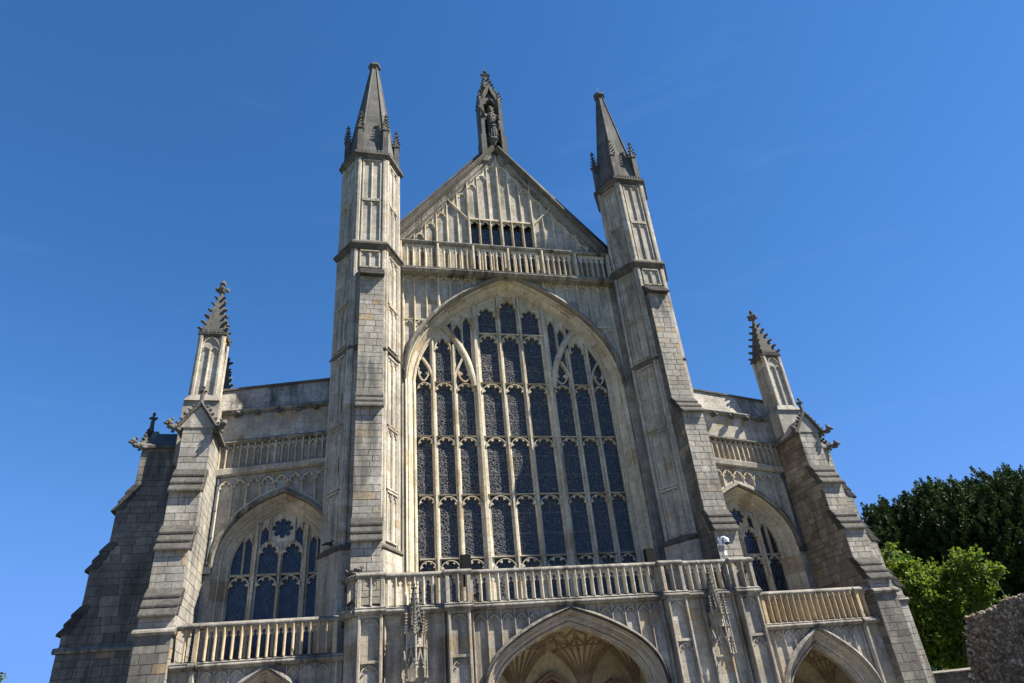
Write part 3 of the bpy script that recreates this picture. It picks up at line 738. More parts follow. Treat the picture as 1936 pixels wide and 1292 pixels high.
# bracket under the statue
mb.ngon(0, -0.42, 30.45, 0.10, 30.85, 0.32, 6); mb.ngon(0, -0.42, 30.85, 0.36, 31.0, 0.34, 6); mb.box(-0.12, 0.12, 0.0, 0.4, 29.6, 30.45)
mb.build('canopy', 'dark', tb)
def robed_figure(name, mat, x, y, z, H):
    mb = MB(); s = H/1.85
    prof = [(0.0, 0.23, 0.20), (0.25, 0.215, 0.19), (0.6, 0.20, 0.18), (0.95, 0.18, 0.165), (1.15, 0.19, 0.165), (1.38, 0.205, 0.15), (1.47, 0.20, 0.14), (1.52, 0.09, 0.09), (1.58, 0.08, 0.08)]
    n = 20; rings = []
    for zz, rx, ry in prof:
        rings.append([mb.w(x+s*rx*cos(2*pi*k/n)*(1+0.09*sin(k*2*pi/n*7+zz*2)*(1 if zz < 1.2 else 0)), y+s*ry*sin(2*pi*k/n)*(1+0.09*sin(k*2*pi/n*7+zz*2)*(1 if zz < 1.2 else 0)), z+s*zz) for k in range(n)])
    for A, B in zip(rings, rings[1:]):
        for k in range(n): mb.f.append((A[k], A[(k+1) % n], B[(k+1) % n], B[k]))
    mb.f.append(tuple(reversed(rings[0]))); mb.f.append(tuple(rings[-1]))
    P = lambda a, b, c: (x+s*a, y+s*b, z+s*c)
    mb.blob(*P(0, -0.02, 1.66), s*0.105, s*0.12, s*0.14, 0.03)
    mb.blob(*P(0, -0.14, 1.66), s*0.025, s*0.03, s*0.04, 0.0)
    mb.blob(*P(0, -0.10, 1.575), s*0.06, s*0.05, s*0.07, 0.1)
    for q in (-1, 1): mb.blob(*P(q*0.1, 0, 1.65), s*0.02, s*0.03, s*0.04, 0)
    mb.ngon(*P(0, 0, 0)[:2], z+s*1.73, s*0.125, z+s*1.86, s*0.14, 8, 0, 0.8); mb.ngon(*P(0, 0, 0)[:2], z+s*1.86, s*0.14, z+s*2.02, s*0.02, 8, 0, 0.8)
    # raised arm on the viewer's left, arm with folded cloak on the other
    mb.tube([P(-0.22, 0, 1.40), P(-0.34, -0.10, 1.22), P(-0.42, -0.28, 1.30), P(-0.55, -0.36, 1.40)], [s*0.09, s*0.085, s*0.065, s*0.045], 8)
    for k in range(5): mb.tube([P(-0.55, -0.36, 1.40), P(-0.57-0.015*k, -0.36-0.02*k+0.03, 1.47), P(-0.57-0.02*k, -0.38-0.015*k, 1.53-0.012*abs(k-2))], [s*0.022, s*0.02, s*0.015], 5)
    mb.tube([P(0.22, 0, 1.40), P(0.29, -0.06, 1.15), P(0.25, -0.22, 1.02), P(0.20, -0.30, 1.05)], [s*0.09, s*0.09, s*0.08, s*0.05], 8)
    mb.blob(*P(0.18, -0.30, 1.06), s*0.06, s*0.06, s*0.05, 0.1)
    mb.tube([P(0.27, -0.12, 1.1), P(0.27, -0.16, 0.75), P(0.25, -0.12, 0.4)], [s*0.06, s*0.075, s*0.04], 8)
    # swags of the cloak
    for k in range(4):
        w = 0.17+0.012*k; zz = 1.22-0.19*k
        mb.tube([P(-w, -0.10, zz+0.10), P(-w*0.45, -0.22, zz-0.02), P(0.02, -0.25, zz-0.09), P(w*0.5, -0.22, zz), P(w, -0.10, zz+0.14)], s*0.017, 5)
    for k in range(5): mb.tube([P(-0.13+0.065*k, -0.12-0.05*sin(k*pi/4), 1.15), P(-0.15+0.075*k, -0.145-0.05*sin(k*pi/4), 0.6), P(-0.20+0.10*k, -0.16-0.05*sin(k*pi/4), 0.02)], s*0.018, 5)
    o = mb.build(name, mat, None, smooth=True)
    rm = o.modifiers.new('remesh', 'REMESH'); rm.mode = 'VOXEL'; rm.voxel_size = 0.022*s; rm.use_smooth_shade = True
    return o
st = robed_figure('statue', 'core', 0.0, -0.46, 31.0, 2.55)
tag(st, 'weathered stone statue of a robed bishop with mitre in the niche above the gable', 'statue')
st.data.materials[0] = M['slab']
mb = MB(); mb.tube([(0, -0.0, 36.9), (0, 0, 38.0)], 0.014, 5); mb.build('conductor_rod', 'copper', tb)

# ---- turrets ---------------------------------------------------------------
HEX = [(0.5, -0.866), (1.0, 0.0), (0.5, 0.866), (-0.5, 0.866), (-1.0, 0.0), (-0.5, -0.866)]
TX, TYc = 6.84, -1.25
def hex_faces(R):
    out = []
    for i, j in ((5, 0), (0, 1), (4, 5)):
        ax, ay = TX+HEX[i][0]*R, TYc+HEX[i][1]*R; bx, by = TX+HEX[j][0]*R, TYc+HEX[j][1]*R
        ux, uy = (bx-ax)/R, (by-ay)/R; out.append(FR((ax+bx)/2, (ay+by)/2, ux, uy, uy, -ux))
    return out
def hexring(mb, z0, R0, z1, R1): mb.ngon(TX, TYc, z0, R0, z1, R1, 6, 0.0)
for sx in (1, -1):
    tr = empty('turret', cath)
    mb = MB(FRONT, sx)
    hexring(mb, 0.0, 1.52, 7.45, 1.52); hexring(mb, 7.5, 1.40, 20.9, 1.40); hexring(mb, 21.1, 1.36, 26.5, 1.36)
    mb.build('shaft', 'pale', tr)
    mb = MB(FRONT, sx)
    for zc, R in ((7.45, 1.58), (15.58, 1.53)):
        mb = MB(FRONT, sx)
        hexring(mb, zc-0.10, R-0.10, zc, R); hexring(mb, zc, R, zc+0.06, R); hexring(mb, zc+0.06, R, zc+0.22, R-0.15)
        mb.build('string_course', 'string', tr)
    mb = MB(FRONT, sx)
    hexring(mb, 20.72, 1.42, 20.98, 1.60); hexring(mb, 20.98, 1.63, 21.08, 1.63); hexring(mb, 21.08, 1.63, 21.35, 1.38)
    mb.build('cornice', 'string', tr, bevel=0.01); mb = MB(FRONT, sx)
    hexring(mb, 26.40, 1.40, 26.62, 1.58); hexring(mb, 26.62, 1.62, 26.74, 1.62); hexring(mb, 26.74, 1.60, 26.86, 1.40)
    mb.build('cornice', 'string', tr, bevel=0.01)
    mb = MB(FRONT, sx)
    for fr in hex_faces(1.52):
        mb.fr = fr
        n = 9
        for k in range(n):
            c = -0.70+1.4*(k+0.5)/n; mb.box(c-0.05, c+0.05, -0.06, 0.06, 26.74, 26.93)
    mb.build('cresting', 'slab', tr)
    mb = MB(FRONT, sx)
    for fi, (fr, fl) in enumerate(zip(hex_faces(1.36), hex_faces(1.40))):
        def tier(f, half, z0, z1, n, dd=0.07):
            for k in range(n+1):
                u = -half+2*half*k/n; mb.sweep([(u, z0), (u, z1)], mull(0.085 if 0 < k < n else 0.10, -0.01, dd, 0.4))
            for k in range(n):
                a, b = -half+2*half*k/n, -half+2*half*(k+1)/n; r = (b-a)*0.5
                head(mb, a+0.04, b-0.04, z1-0.08-r, r, -0.01, dd-0.02, 0.045, 2, 0.12)
            mb.box(-half, half, -0.01, dd+0.02, z1-0.05, z1+0.03); mb.box(-half, half, -0.01, dd-0.01, z0, z0+0.06)
        mb.fr = fr
        for q in (-1, 1): mb.sweep([(q*0.60, 21.2), (q*0.60, 26.45)], [(-0.10, -0.02), (-0.10, 0.05), (-0.05, 0.10), (0.05, 0.10), (0.10, 0.05), (0.10, -0.02)])
        tier(fr, 0.42, 23.78, 26.32, 2); tier(fr, 0.42, 21.25, 23.72, 2)
        mb.fr = fl
        for q in (-1, 1): mb.sweep([(q*0.62, 7.6), (q*0.62, 20.75)], [(-0.09, -0.02), (-0.09, 0.04), (-0.05, 0.08), (0.05, 0.08), (0.09, 0.04), (0.09, -0.02)])
        if fi == 0: tier(fl, 0.42, 19.75, 20.68, 2)
        else:
            for z0, z1 in ((18.05, 20.6), (15.85, 17.97), (12.32, 15.4), (9.72, 12.22), (7.75, 9.62)): tier(fl, 0.43, z0, z1, 2)
    mb.build('blind_panelling', 'pale', tr)
    mb = MB(FRONT, sx)
    f = hex_faces(1.40)[1 if sx < 0 else 2]; mb.fr = hex_faces(1.40)[1]
    for z in (16.2, 12.9, 10.2): mb.box(-0.30, -0.24, -0.02, 0.012, z, z+0.8)
    mb.build('slit_window', 'dkvoid', tr)
    mb = MB(FRONT, sx)
    hexring(mb, 26.86, 1.30, 34.75, 0.20)
    for x, y in HEX:
        mb.tube([(TX+x*1.30, TYc+y*1.30, 26.86), (TX+x*0.19, TYc+y*0.19, 34.75)], [0.055, 0.045], 6)
    hexring(mb, 34.70, 0.20, 34.82, 0.36); hexring(mb, 34.82, 0.37, 34.98, 0.35); hexring(mb, 34.98, 0.33, 35.22, 0.10)
    sp = mb.build('spire', 'dark', tr)
    for x, y in HEX:
        mb = MB(FRONT, sx); cx, cy = TX+x*1.26, TYc+y*1.26
        mb.ngon(cx, cy, 26.8, 0.20, 28.6, 0.17, 4, pi/4); mb.ngon(cx, cy, 28.57, 0.23, 28.67, 0.23, 4, pi/4)
        crock_spire(mb, cx, cy, 28.65, 0.17, 29.6, 4, pi/4, 0.12, 4, 0.13)
        mb.build('pinnacle', 'dark', tr)
    mb = MB(FRONT, sx); mb.tube([(TX, TYc, 35.15), (TX, TYc, 35.75)], 0.012, 5); mb.build('conductor_rod', 'copper', tr)

# ---- buttresses --------------------------------------------------------------
def buttress(name, fr, sx, u0, u1, back, stages, weath, mats, indiv=False, flank='u0', zmin=0.0, top=None):
    """stages: (z0,z1,d) faces from the top down; weath: (z_lip,d_lip,z_top,d_top)"""
    root = empty(name, cath)
    pts = []
    for k, (z0, z1, d) in enumerate(stages):
        pts += [(d, z1), (d, z0)]
    poly = [(back, stages[0][1])]+pts+[(back, stages[-1][0])]
    mb = MB(fr, sx); mb.extu(poly, u0+0.02, u1-0.02); mb.build('core', 'core', root)
    for k, (zl, dl, zt, dt) in enumerate(weath): weathering(root, fr, sx, u0, u1, zl, dl, zt, dt, 3)
    def front_d(z):
        for z0, z1, d in stages:
            if z0 <= z <= z1: return d
        for (a0, a1, da), (b0, b1, db) in zip(stages, stages[1:]):
            if b1 <= z <= a0: return db+(da-db)*(z-b1)/max(a0-b1, 1e-6)
        return stages[-1][2]
    for k, (z0, z1, d) in enumerate(stages):
        zz0 = max(z0, zmin)
        if zz0 >= z1: continue
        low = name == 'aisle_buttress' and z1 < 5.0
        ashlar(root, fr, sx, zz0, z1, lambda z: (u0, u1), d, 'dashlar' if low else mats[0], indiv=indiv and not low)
    # flank facing the camera
    if flank == 'u0': f2 = FR(fr.o[0]+fr.u[0]*u0, fr.o[1]+fr.u[1]*u0, fr.n[0], fr.n[1], -fr.u[0], -fr.u[1])
    else: f2 = FR(fr.o[0]+fr.u[0]*u1, fr.o[1]+fr.u[1]*u1, fr.n[0], fr.n[1], fr.u[0], fr.u[1])
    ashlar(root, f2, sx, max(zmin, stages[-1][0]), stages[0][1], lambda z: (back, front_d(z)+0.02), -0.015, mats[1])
    return root
def gablet(root, fr, sx, uc, hw, dfront, dback, ze, za, garg=True):
    """little crocketed gable and roof closing a buttress"""
    og = catmull([(hw, ze), (hw*0.72, ze+(za-ze)*0.30), (hw*0.40, ze+(za-ze)*0.62), (hw*0.12, ze+(za-ze)*0.88), (0, za)], 5)
    og = [(uc+x, z) for x, z in og]+[(uc-x, z) for x, z in reversed(og[:-1])]
    mb = MB(fr, sx); mb.prism(og, dfront-0.30, dfront); mb.build('gablet', 'ashlar', root)
    mb = MB(fr, sx)
    mb.prism([(uc-hw-0.12, ze-0.08), (uc-hw-0.12, ze+0.02), (uc, za-0.10), (uc+hw+0.12, ze+0.02), (uc+hw+0.12, ze-0.08)], dback, dfront-0.12)
    mb.build('gablet_roof', 'dark', root)
    mb = MB(fr, sx)
    mb.sweep(og, [(-0.02, dfront-0.08), (-0.02, dfront+0.09), (0.04, dfront+0.12), (0.10, dfront+0.08), (0.10, dfront-0.08)] if False else [(0.02, dfront-0.08), (0.02, dfront+0.09), (-0.05, dfront+0.12), (-0.10, dfront+0.08), (-0.10, dfront-0.08)])
    for k in range(1, 6):
        for q in (0, 1):
            i = int(len(og)*(k/14.0)) if q == 0 else len(og)-1-int(len(og)*(k/14.0))
            x, y, z = fr.p(og[i][0], dfront+0.02, og[i][1]); sg = 1 if q == 0 else -1
            crocket(mb, x+fr.u[0]*sg*0.08, y+fr.u[1]*sg*0.08, z+0.05, fr.u[0]*sg*0.8, fr.u[1]*sg*0.8, 0.15)
    x, y, z = fr.p(uc, dfront, za)
    mb.ngon(x, y, za-0.1, 0.09, za+0.45, 0.07, 6); finial(mb, x, y, za+0.42, 0.17)
    mb.build('crockets', 'slab', root)
    for q in (-1, 1):
        mb = MB(fr, sx); x, y, z = fr.p(uc+q*(hw+0.02), dfront-0.12, ze-0.05)
        gargoyle(mb, x, y, z, fr.n[0]*0.72+fr.u[0]*q*0.62, fr.n[1]*0.72+fr.u[1]*q*0.62, 0.42, 0.15); mb.build('gargoyle', 'dark', root, smooth=True)

for sx in (1, -1):
    nb = buttress('nave_buttress', FRONT, sx, 6.22, 7.22, 1.2,
                  [(13.30, 18.95, 2.92), (8.20, 12.50, 3.46), (2.0, 7.40, 3.80)],
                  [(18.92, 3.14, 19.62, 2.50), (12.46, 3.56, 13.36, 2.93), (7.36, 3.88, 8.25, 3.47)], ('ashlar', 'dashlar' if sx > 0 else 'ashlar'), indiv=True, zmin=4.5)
for sx in (1, -1):
    ab = buttress('aisle_buttress', FRONT, sx, 12.28, 13.28, 0.2,
                  [(10.33, 11.98, 2.60), (8.25, 9.48, 2.99), (6.18, 7.42, 3.41), (4.90, 5.36, 3.84), (0.0, 4.84, 3.90)],
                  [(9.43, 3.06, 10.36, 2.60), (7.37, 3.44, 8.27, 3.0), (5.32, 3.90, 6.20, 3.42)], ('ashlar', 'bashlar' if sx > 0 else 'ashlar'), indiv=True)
    mb = MB(FRONT, sx); mb.extu([(3.6, 4.80), (3.98, 4.80), (4.04, 4.87), (4.02, 4.93), (3.84, 5.02), (3.6, 5.02)], 12.20, 13.36); mb.build('string_course', 'cop', ab)
    gablet(ab, FRONT, sx, 12.80, 0.60, 2.66, 0.9, 11.95, 12.85)
    SIDE = FR(0, 0, 0, -1, 1, 0)             # outward to the flank: u runs towards the viewer, d = x
    sb = buttress('flank_buttress', SIDE, sx, -0.35, 1.0, 13.0,
                  [(10.33, 11.85, 14.95), (8.25, 9.45, 15.38), (6.2, 7.40, 15.80), (4.9, 5.40, 16.20), (0.0, 4.9, 16.24)],
                  [(9.40, 15.45, 10.36, 14.96), (7.35, 15.86, 8.28, 15.38), (5.36, 16.27, 6.22, 15.80)], ('ashlar', 'dashlar' if sx < 0 else 'ashlar'), flank='u1')  # left flank stones carry their shade in the darker colour
    mb = MB(SIDE, sx); mb.extu([(15.9, 4.80), (16.32, 4.80), (16.38, 4.87), (16.36, 4.93), (16.2, 5.0), (15.9, 5.0)], -0.4, 1.06); mb.build('string_course', 'cop', sb)
    mb = MB(FRONT, sx); mb.extu([(0.9, 4.80), (1.06, 4.80), (1.10, 4.88), (1.03, 4.98), (0.9, 4.98)], 13.2, 16.36); mb.build('string_course', 'cop', sb)
    gablet(sb, SIDE, sx, 0.33, 0.68, 14.98, 13.2, 11.85, 12.75)

# ---- corner pinnacles on the aisles --------------------------------------------
for sx in (1, -1):
    pn = empty('corner_pinnacle', cath)
    mb = MB(FRONT, sx); mb.box(12.40, 13.70, 0.2, 1.50, 11.0, 13.55)
    mb.ngon(13.05, -0.93, 13.55, 0.92, 13.85, 0.70, 4, pi/4); mb.build('pedestal', 'ashlar', pn)
    px0, py0 = 13.08, -0.93; hw = 0.46
    mb = MB(FRONT, sx); mb.ngon(px0, py0, 13.8, hw*1.3, 16.6, hw*1.3, 4, pi/4)
    for fr in (FR(px0, py0-hw*0.92, 1, 0, 0, -1), FR(px0-hw*0.92, py0, 0, -1, -1, 0), FR(px0+hw*0.92, py0, 0, 1, 1, 0)):
        mb.fr = fr
        for q in (-1, 1): mb.sweep([(q*0.41, 13.8), (q*0.41, 16.6)], [(-0.08, -0.02), (-0.08, 0.06), (-0.02, 0.10), (0.06, 0.10), (0.08, 0.06), (0.08, -0.02)])
        mb.sweep([(0, 13.85), (0, 16.0)], mull(0.09, -0.02, 0.08, 0.4))
        mb.sweep(pointed(-0.34, 0.34, 16.0, 0.5), [(-0.04, -0.02), (-0.02, 0.07), (0.02, 0.07), (0.04, -0.02)])
        for q in (-1, 1): head(mb, min(0.02*q, 0.32*q), max(0.02*q, 0.32*q), 15.80, 0.24, -0.02, 0.06, 0.035, 1, 0.1)
    mb.build('shaft', 'pale', pn)
    mb = MB(FRONT, sx)
    mb.ngon(px0, py0, 16.52, 0.64, 16.62, 0.78, 4, pi/4); mb.ngon(px0, py0, 16.62, 0.78, 16.70, 0.78, 4, pi/4)
    for k in range(6):
        c = -0.47+0.94*(k+0.5)/6
        for fr in (FR(px0, py0-0.53, 1, 0, 0, -1), FR(px0-0.53, py0, 0, -1, -1, 0), FR(px0+0.53, py0, 0, 1, 1, 0)):
            mb.fr = fr; mb.box(c-0.05, c+0.05, -0.05, 0.03, 16.69, 16.80)
    crock_spire(mb, px0, py0, 16.70, 0.66, 18.95, 4, pi/4, 0.20, 6, 0.31); mb.build('spirelet', 'slab', pn)
    # the next pinnacle along the flank
    if sx > 0: continue
    p2 = empty('flank_pinnacle', cath)
    mb = MB(FRONT, sx); mb.ngon(13.22, 3.2, 12.0, 0.45, 15.6, 0.45, 4, pi/4); mb.build('shaft', 'slab', p2)
    mb = MB(FRONT, sx); crock_spire(mb, 13.22, 3.2, 15.6, 0.5, 17.6, 4, pi/4, 0.2, 6, 0.22); mb.build('spirelet', 'slab', p2)

# ---- aisle fronts ---------------------------------------------------------------
AW = catmull([(1.70, 7.30), (1.69, 7.72), (1.54, 8.22), (1.22, 8.70), (0.78, 9.12), (0.38, 9.37), (0.0, 9.55)], 6)
AC = 9.77
for sx in (1, -1):
    aw = empty('aisle_wall', cath)
    mb = MB(FRONT, sx)
    wa = full_arch(AW, 0.50, 0.0, AC); ap = len(wa)//2
    mb.prism([(12.6, 0)]+wa[:ap+1]+[(AC, 13.2), (12.6, 13.2)], -0.3, 0.62)
    mb.prism([(AC, 13.2)]+wa[ap:]+[(7.6, 0), (7.6, 13.2)], -0.3, 0.62)
    mb.build('wall', 'pale', aw)
    S = 0.125; x0, x1 = 7.9, 12.5; zz = lambda z8, x: z8-S*(x-8.3)
    # raking band and strings
    mb = MB(FRONT, sx)
    mb.rake([(0.5, zz(11.52, x0)), (0.78, zz(11.52, x0)), (0.84, zz(11.47, x0)), (0.82, zz(11.26, x0)), (0.70, zz(11.20, x0)), (0.5, zz(11.20, x0))], x0, x1, S); mb.build('raking_band', 'pale', aw)
    mb = MB(FRONT, sx)
    mb.rake([(0.5, zz(12.72, x0)), (0.66, zz(12.68, x0)), (0.84, zz(12.60, x0)), (0.84, zz(12.54, x0)), (0.70, zz(12.48, x0)), (0.5, zz(12.48, x0))], x0, x1, S); mb.build('raking_string', 'cop', aw)
    mb = MB(FRONT, sx); n = 16; a0, a1 = 8.2, 12.3
    for k in range(n+1):
        u = a0+(a1-a0)*k/n; mb.sweep([(u, zz(11.45, u)), (u, zz(12.52, u))], mull(0.085 if k % 4 else 0.11, 0.60, 0.74, 0.4))
        if k < n:
            b = a0+(a1-a0)*(k+1)/n; head(mb, u+0.03, b-0.03, zz(12.20, (u+b)/2), 0.17, 0.60, 0.71, 0.04, 1, 0.12)
    n = 8; a0, a1 = 8.15, 12.15; hz = offset_half(AW, 0.72, 60)
    for k in range(n+1):
        u = a0+(a1-a0)*k/n; zl = inside_z(hz, u-AC) if abs(u-AC) < 2.4 else 8.0
        mb.sweep([(u, zl-0.1), (u, zz(10.80, u))], mull(0.09, 0.60, 0.73, 0.4))
        if k < n:
            b = a0+(a1-a0)*(k+1)/n; c = (u+b)/2; z = zz(10.66, c)
            head(mb, u+0.02, b-0.02, z, 0.34, 0.60, 0.73, 0.05, 2, 0.12)
            zl = max(inside_z(hz, u-AC), inside_z(hz, b-AC)) if abs(c-AC) < 2.2 else 8
            mb.prism([(u, inside_z(hz, u-AC)), (b, inside_z(hz, b-AC)), (b, inside_z(hz, b-AC)+0.10), (u, inside_z(hz, u-AC)+0.10)], 0.60, 0.70)
    mb.build('blind_arcade', 'trac', aw)
    # plain ashlar, corbelled string, sloping weathered parapet
    ashlar(aw, FRONT, sx, 12.1, 13.75, lambda z: (7.9, min(12.45, 8.3+(13.85-z)/S)), 0.60, 'ashlar', tmin=0.35, tmax=0.8) if False else None
    mb = MB(FRONT, sx)
    mb.rake([(-0.3, zz(13.95, x0)), (0.66, zz(13.95, x0)), (0.66, zz(12.70, x0)), (-0.3, zz(12.70, x0))], x0, 12.6, S); mb.build('upper_wall', 'ashlar_tex', aw) if 'ashlar_tex' in M else mb.build('upper_wall', 'pale', aw)
    mb = MB(FRONT, sx)
    mb.rake([(0.2, zz(14.0, x0)), (0.80, zz(14.0, x0)), (0.86, zz(13.93, x0)), (0.82, zz(13.85, x0)), (0.70, zz(13.78, x0)), (0.2, zz(13.78, x0))], x0, 12.7, S); mb.build('corbel_string', 'cop', aw)
    for k in range(6):
        mb = MB(FRONT, sx); u = 8.7+0.78*k+random.uniform(-0.1, 0.1); z = zz(13.78, u)
        for q in range(4): mb.blob(u+random.uniform(-0.10, 0.10), -0.80-0.05*q, z+random.uniform(-0.12, 0.02), 0.10, 0.10, 0.09, 0.3)
        mb.build('grotesque', 'slab', aw, smooth=True)
    mb = MB(FRONT, sx); S2 = 0.17; z8 = 15.24
    mb.rake([(0.72, 14.02+0.05), (0.66, 14.10), (0.35, 15.2+0.07), (-0.4, 15.2+0.07), (-0.4, 14.0)], x0, 12.7, 0.155); mb.build('sloping_parapet', 'roofst', aw)
    mb = MB(FRONT, sx)
    mb.rake([(0.46, 15.22), (0.46, 15.30), (0.36, 15.36), (-0.45, 15.36), (-0.45, 15.22)], x0, 12.75, 0.155); mb.build('coping', 'dark', aw)
    # rainwater pipe in the corner by the buttress
    mb = MB(FRONT, sx); mb.tube([(12.20, -0.72, 10.7), (12.20, -0.72, 7.4)], 0.055, 8)
    for z in (10.4, 9.4, 8.4, 7.5): mb.ngon(12.20, -0.72, z, 0.075, z+0.07, 0.075, 8)
    mb.box(12.04, 12.30, 0.60, 0.86, 7.15, 7.38); mb.build('rainwater_pipe', 'lead', aw)
    # window
    wn_ = empty('aisle_window', cath)
    mb = MB(FRONT, sx)
    mb.strip([(full_arch(AW, o, 4.0, AC), d) for o, d in ((0, -0.2), (0, 0.0), (0.04, 0.05), (0.06, 0.13), (0.10, 0.14), (0.13, 0.10), (0.28, 0.34), (0.30, 0.42), (0.34, 0.44), (0.36, 0.40), (0.47, 0.58), (0.52, 0.66))]); mb.build('moulded_arch', 'trac', wn_, recalc=False)
    mb = MB(FRONT, sx); hp = full_arch(AW, 0.60, 7.5, AC); mb.sweep(hp, [(-0.12, 0.60), (-0.10, 0.78), (0.03, 0.84), (0.09, 0.76), (0.10, 0.60)]); mb.build('hood_mould', 'cop', wn_)
    gx = [AC-1.70, AC-0.90, AC, AC+0.90, AC+1.70]
    for a, b in zip(gx, gx[1:]):
        mb = MB(FRONT, sx); i = [mb.a(a, GD, 4.0), mb.a(b, GD, 4.0), mb.a(b, GD, 7.22), mb.a(a, GD, 7.22)]; mb.f.append(tuple(i)); mb.build('glass_light', 'lattice', wn_, recalc=False)
        n = 8; top = [(a+(b-a)*k/n, inside_z(AW, a+(b-a)*k/n-AC)+0.03) for k in range(n+1)]
        mb = MB(FRONT, sx); i = [mb.a(a, GD, 7.22), mb.a(b, GD, 7.22)]+[mb.a(u, GD, z) for u, z in reversed(top)]; mb.f.append(tuple(i)); mb.build('glass_light', 'lattice', wn_, recalc=False)
    for k in (1, 2, 3):
        mb = MB(FRONT, sx); x = gx[k]; mj = k != 2
        mb.sweep([(x, 4.0), (x, inside_z(AW, x-AC)+0.05 if mj else 8.35)], mull(0.27 if mj else 0.15, GD-0.05, 0.12 if mj else 0.07, 0.32)); mb.build('mullion', 'trac', wn_)
    mb = MB(FRONT, sx)
    for k in range(4):
        a = gx[k]+(0.12 if k in (1, 3) else (0.065 if k == 2 else 0.0)); b = gx[k+1]-(0.12 if k in (0, 2) else (0.065 if k == 1 else 0.0))
        mb.extu([(GD-0.03, 7.17), (0.03, 7.17), (0.06, 7.22), (GD-0.03, 7.31)], a, b)
        r = (b-a)*0.55; head(mb, a, b, 7.15-r, r, GD-0.02, 0.03, 0.05, 2, 0.11)
        if k in (1, 2):
            r = (b-a)*0.68; head(mb, a-0.02, b+0.02, 8.42-r, r, GD-0.02, 0.06, 0.05, 2, 0.13)
            ins = pointed(a+0.03, b-0.03, 8.36-r, r*0.95); out = pointed(a-0.03, b+0.03, 8.42-r, r)
            mb.prism(ins+list(reversed(out)), GD-0.02, 0.01)
        else:
            q = 1 if k == 3 else -1; m = AC+q*1.32
            mb.sweep([(m, 7.25), (m, inside_z(AW, m-AC))], mull(0.08, GD-0.03, 0.04, 0.4))
            aa, bb = (min(AC+q*1.05, m), max(AC+q*1.05, m)); zt = inside_z(AW, 1.2)-0.14; head(mb, aa, bb, zt-0.22, 0.22, GD-0.02, 0.03, 0.04, 1, 0.12)
            P = pointed(aa, bb, zt-0.22, 0.22); mb.prism(P+[(x, inside_z(AW, x-AC)) for x, z in reversed(P)], GD-0.02, -0.01)
    # eight-foil and its side lights
    cz = 8.93; n = 64
    def far(t):
        r = 0.30
        while r < 0.95:
            x, z = r*cos(t), cz+r*sin(t)
            if abs(x) > 0.43 or z > inside_z(AW, x)+0.02 or z < 8.42-(0.45-abs(x))*0.75: break
            r += 0.01
        return r+0.01
    outer = [(AC+far(2*pi*k/n)*cos(2*pi*k/n), cz+far(2*pi*k/n)*sin(2*pi*k/n)) for k in range(n)]
    inner = [(AC+(0.265+0.125*abs(cos(4*2*pi*k/n))**0.6)*cos(2*pi*k/n), cz+(0.265+0.125*abs(cos(4*2*pi*k/n))**0.6)*sin(2*pi*k/n)) for k in range(n)]
    A = [mb.a(u, -0.02, z) for u, z in outer]; B = [mb.a(u, -0.02, z) for u, z in inner]; C2 = [mb.a(u, GD, z) for u, z in inner]; D2 = [mb.a(u, GD, z) for u, z in outer]
    for k in range(n):
        j = (k+1) % n; mb.f += [(A[k], A[j], B[j], B[k]), (B[k], B[j], C2[j], C2[k]), (A[j], A[k], D2[k], D2[j])]
    for q in (-1, 1):
        mb.sweep([(AC+q*0.44, 8.35), (AC+q*0.44, inside_z(AW, 0.44))], mull(0.10, GD-0.03, 0.06, 0.4))
        a, b = sorted((AC+q*0.50, AC+q*0.74)); head(mb, a, b, 8.82, 0.16, GD-0.02, 0.02, 0.04, 1, 0.12)
        P = pointed(a, b, 8.82, 0.16); mb.prism(P+[(x, inside_z(AW, x-AC)+0.02) for x, z in reversed(P)], GD-0.02, 0.0)
        mb.prism([(AC+q*0.02, 9.30), (AC+q*0.42, 9.12), (AC+q*0.42, inside_z(AW, 0.42)), (AC+q*0.02, inside_z(AW, 0.02))], GD-0.02, -0.01)
        mb.prism([(AC+q*0.30, 8.35), (AC+q*0.42, 8.35), (AC+q*0.42, 8.7)], GD-0.02, -0.01)
    mb.build('tracery', 'trac', wn_)

# ---- central porch --------------------------------------------------------------
pc = empty('central_porch', cath)
PA = catmull([(2.62, 1.7), (2.61, 2.35), (2.46, 2.92), (2.08, 3.38), (1.45, 3.78), (0.75, 4.11), (0.0, 4.38)], 6)
def arch_wall(mb, P, o, cx, x0, x1, zt, d0, d1):
    wa = full_arch(P, o, 0.0, cx); ap = len(wa)//2
    mb.prism([(x1, 0)]+wa[:ap+1]+[(cx, zt), (x1, zt)], d0, d1); mb.prism([(cx, zt)]+wa[ap:]+[(x0, 0), (x0, zt)], d0, d1)
mb = MB(); arch_wall(mb, PA, 0.42, 0.0, -3.5, 3.5, 4.97, 3.7, 4.22); mb.build('arch_wall', 'porch', pc)
mb = MB(); mb.strip([(full_arch(PA, o, 0.0), d) for o, d in ((0.0, 3.5), (0.0, 3.75), (0.05, 3.78), (0.05, 3.86), (0.10, 3.90), (0.13, 3.86), (0.17, 3.96), (0.22, 3.98), (0.24, 4.06), (0.29, 4.05), (0.31, 4.12), (0.36, 4.20), (0.38, 4.28), (0.44, 4.29), (0.46, 4.22))]); mb.build('moulded_arch', 'porch', pc, recalc=False)
mb = MB(); mb.sweep(full_arch(PA, 0.50, 0.5), [(-0.06, 4.2), (-0.05, 4.36), (0.03, 4.42), (0.08, 4.36), (0.10, 4.2)]); mb.build('hood_mould', 'soot', pc)
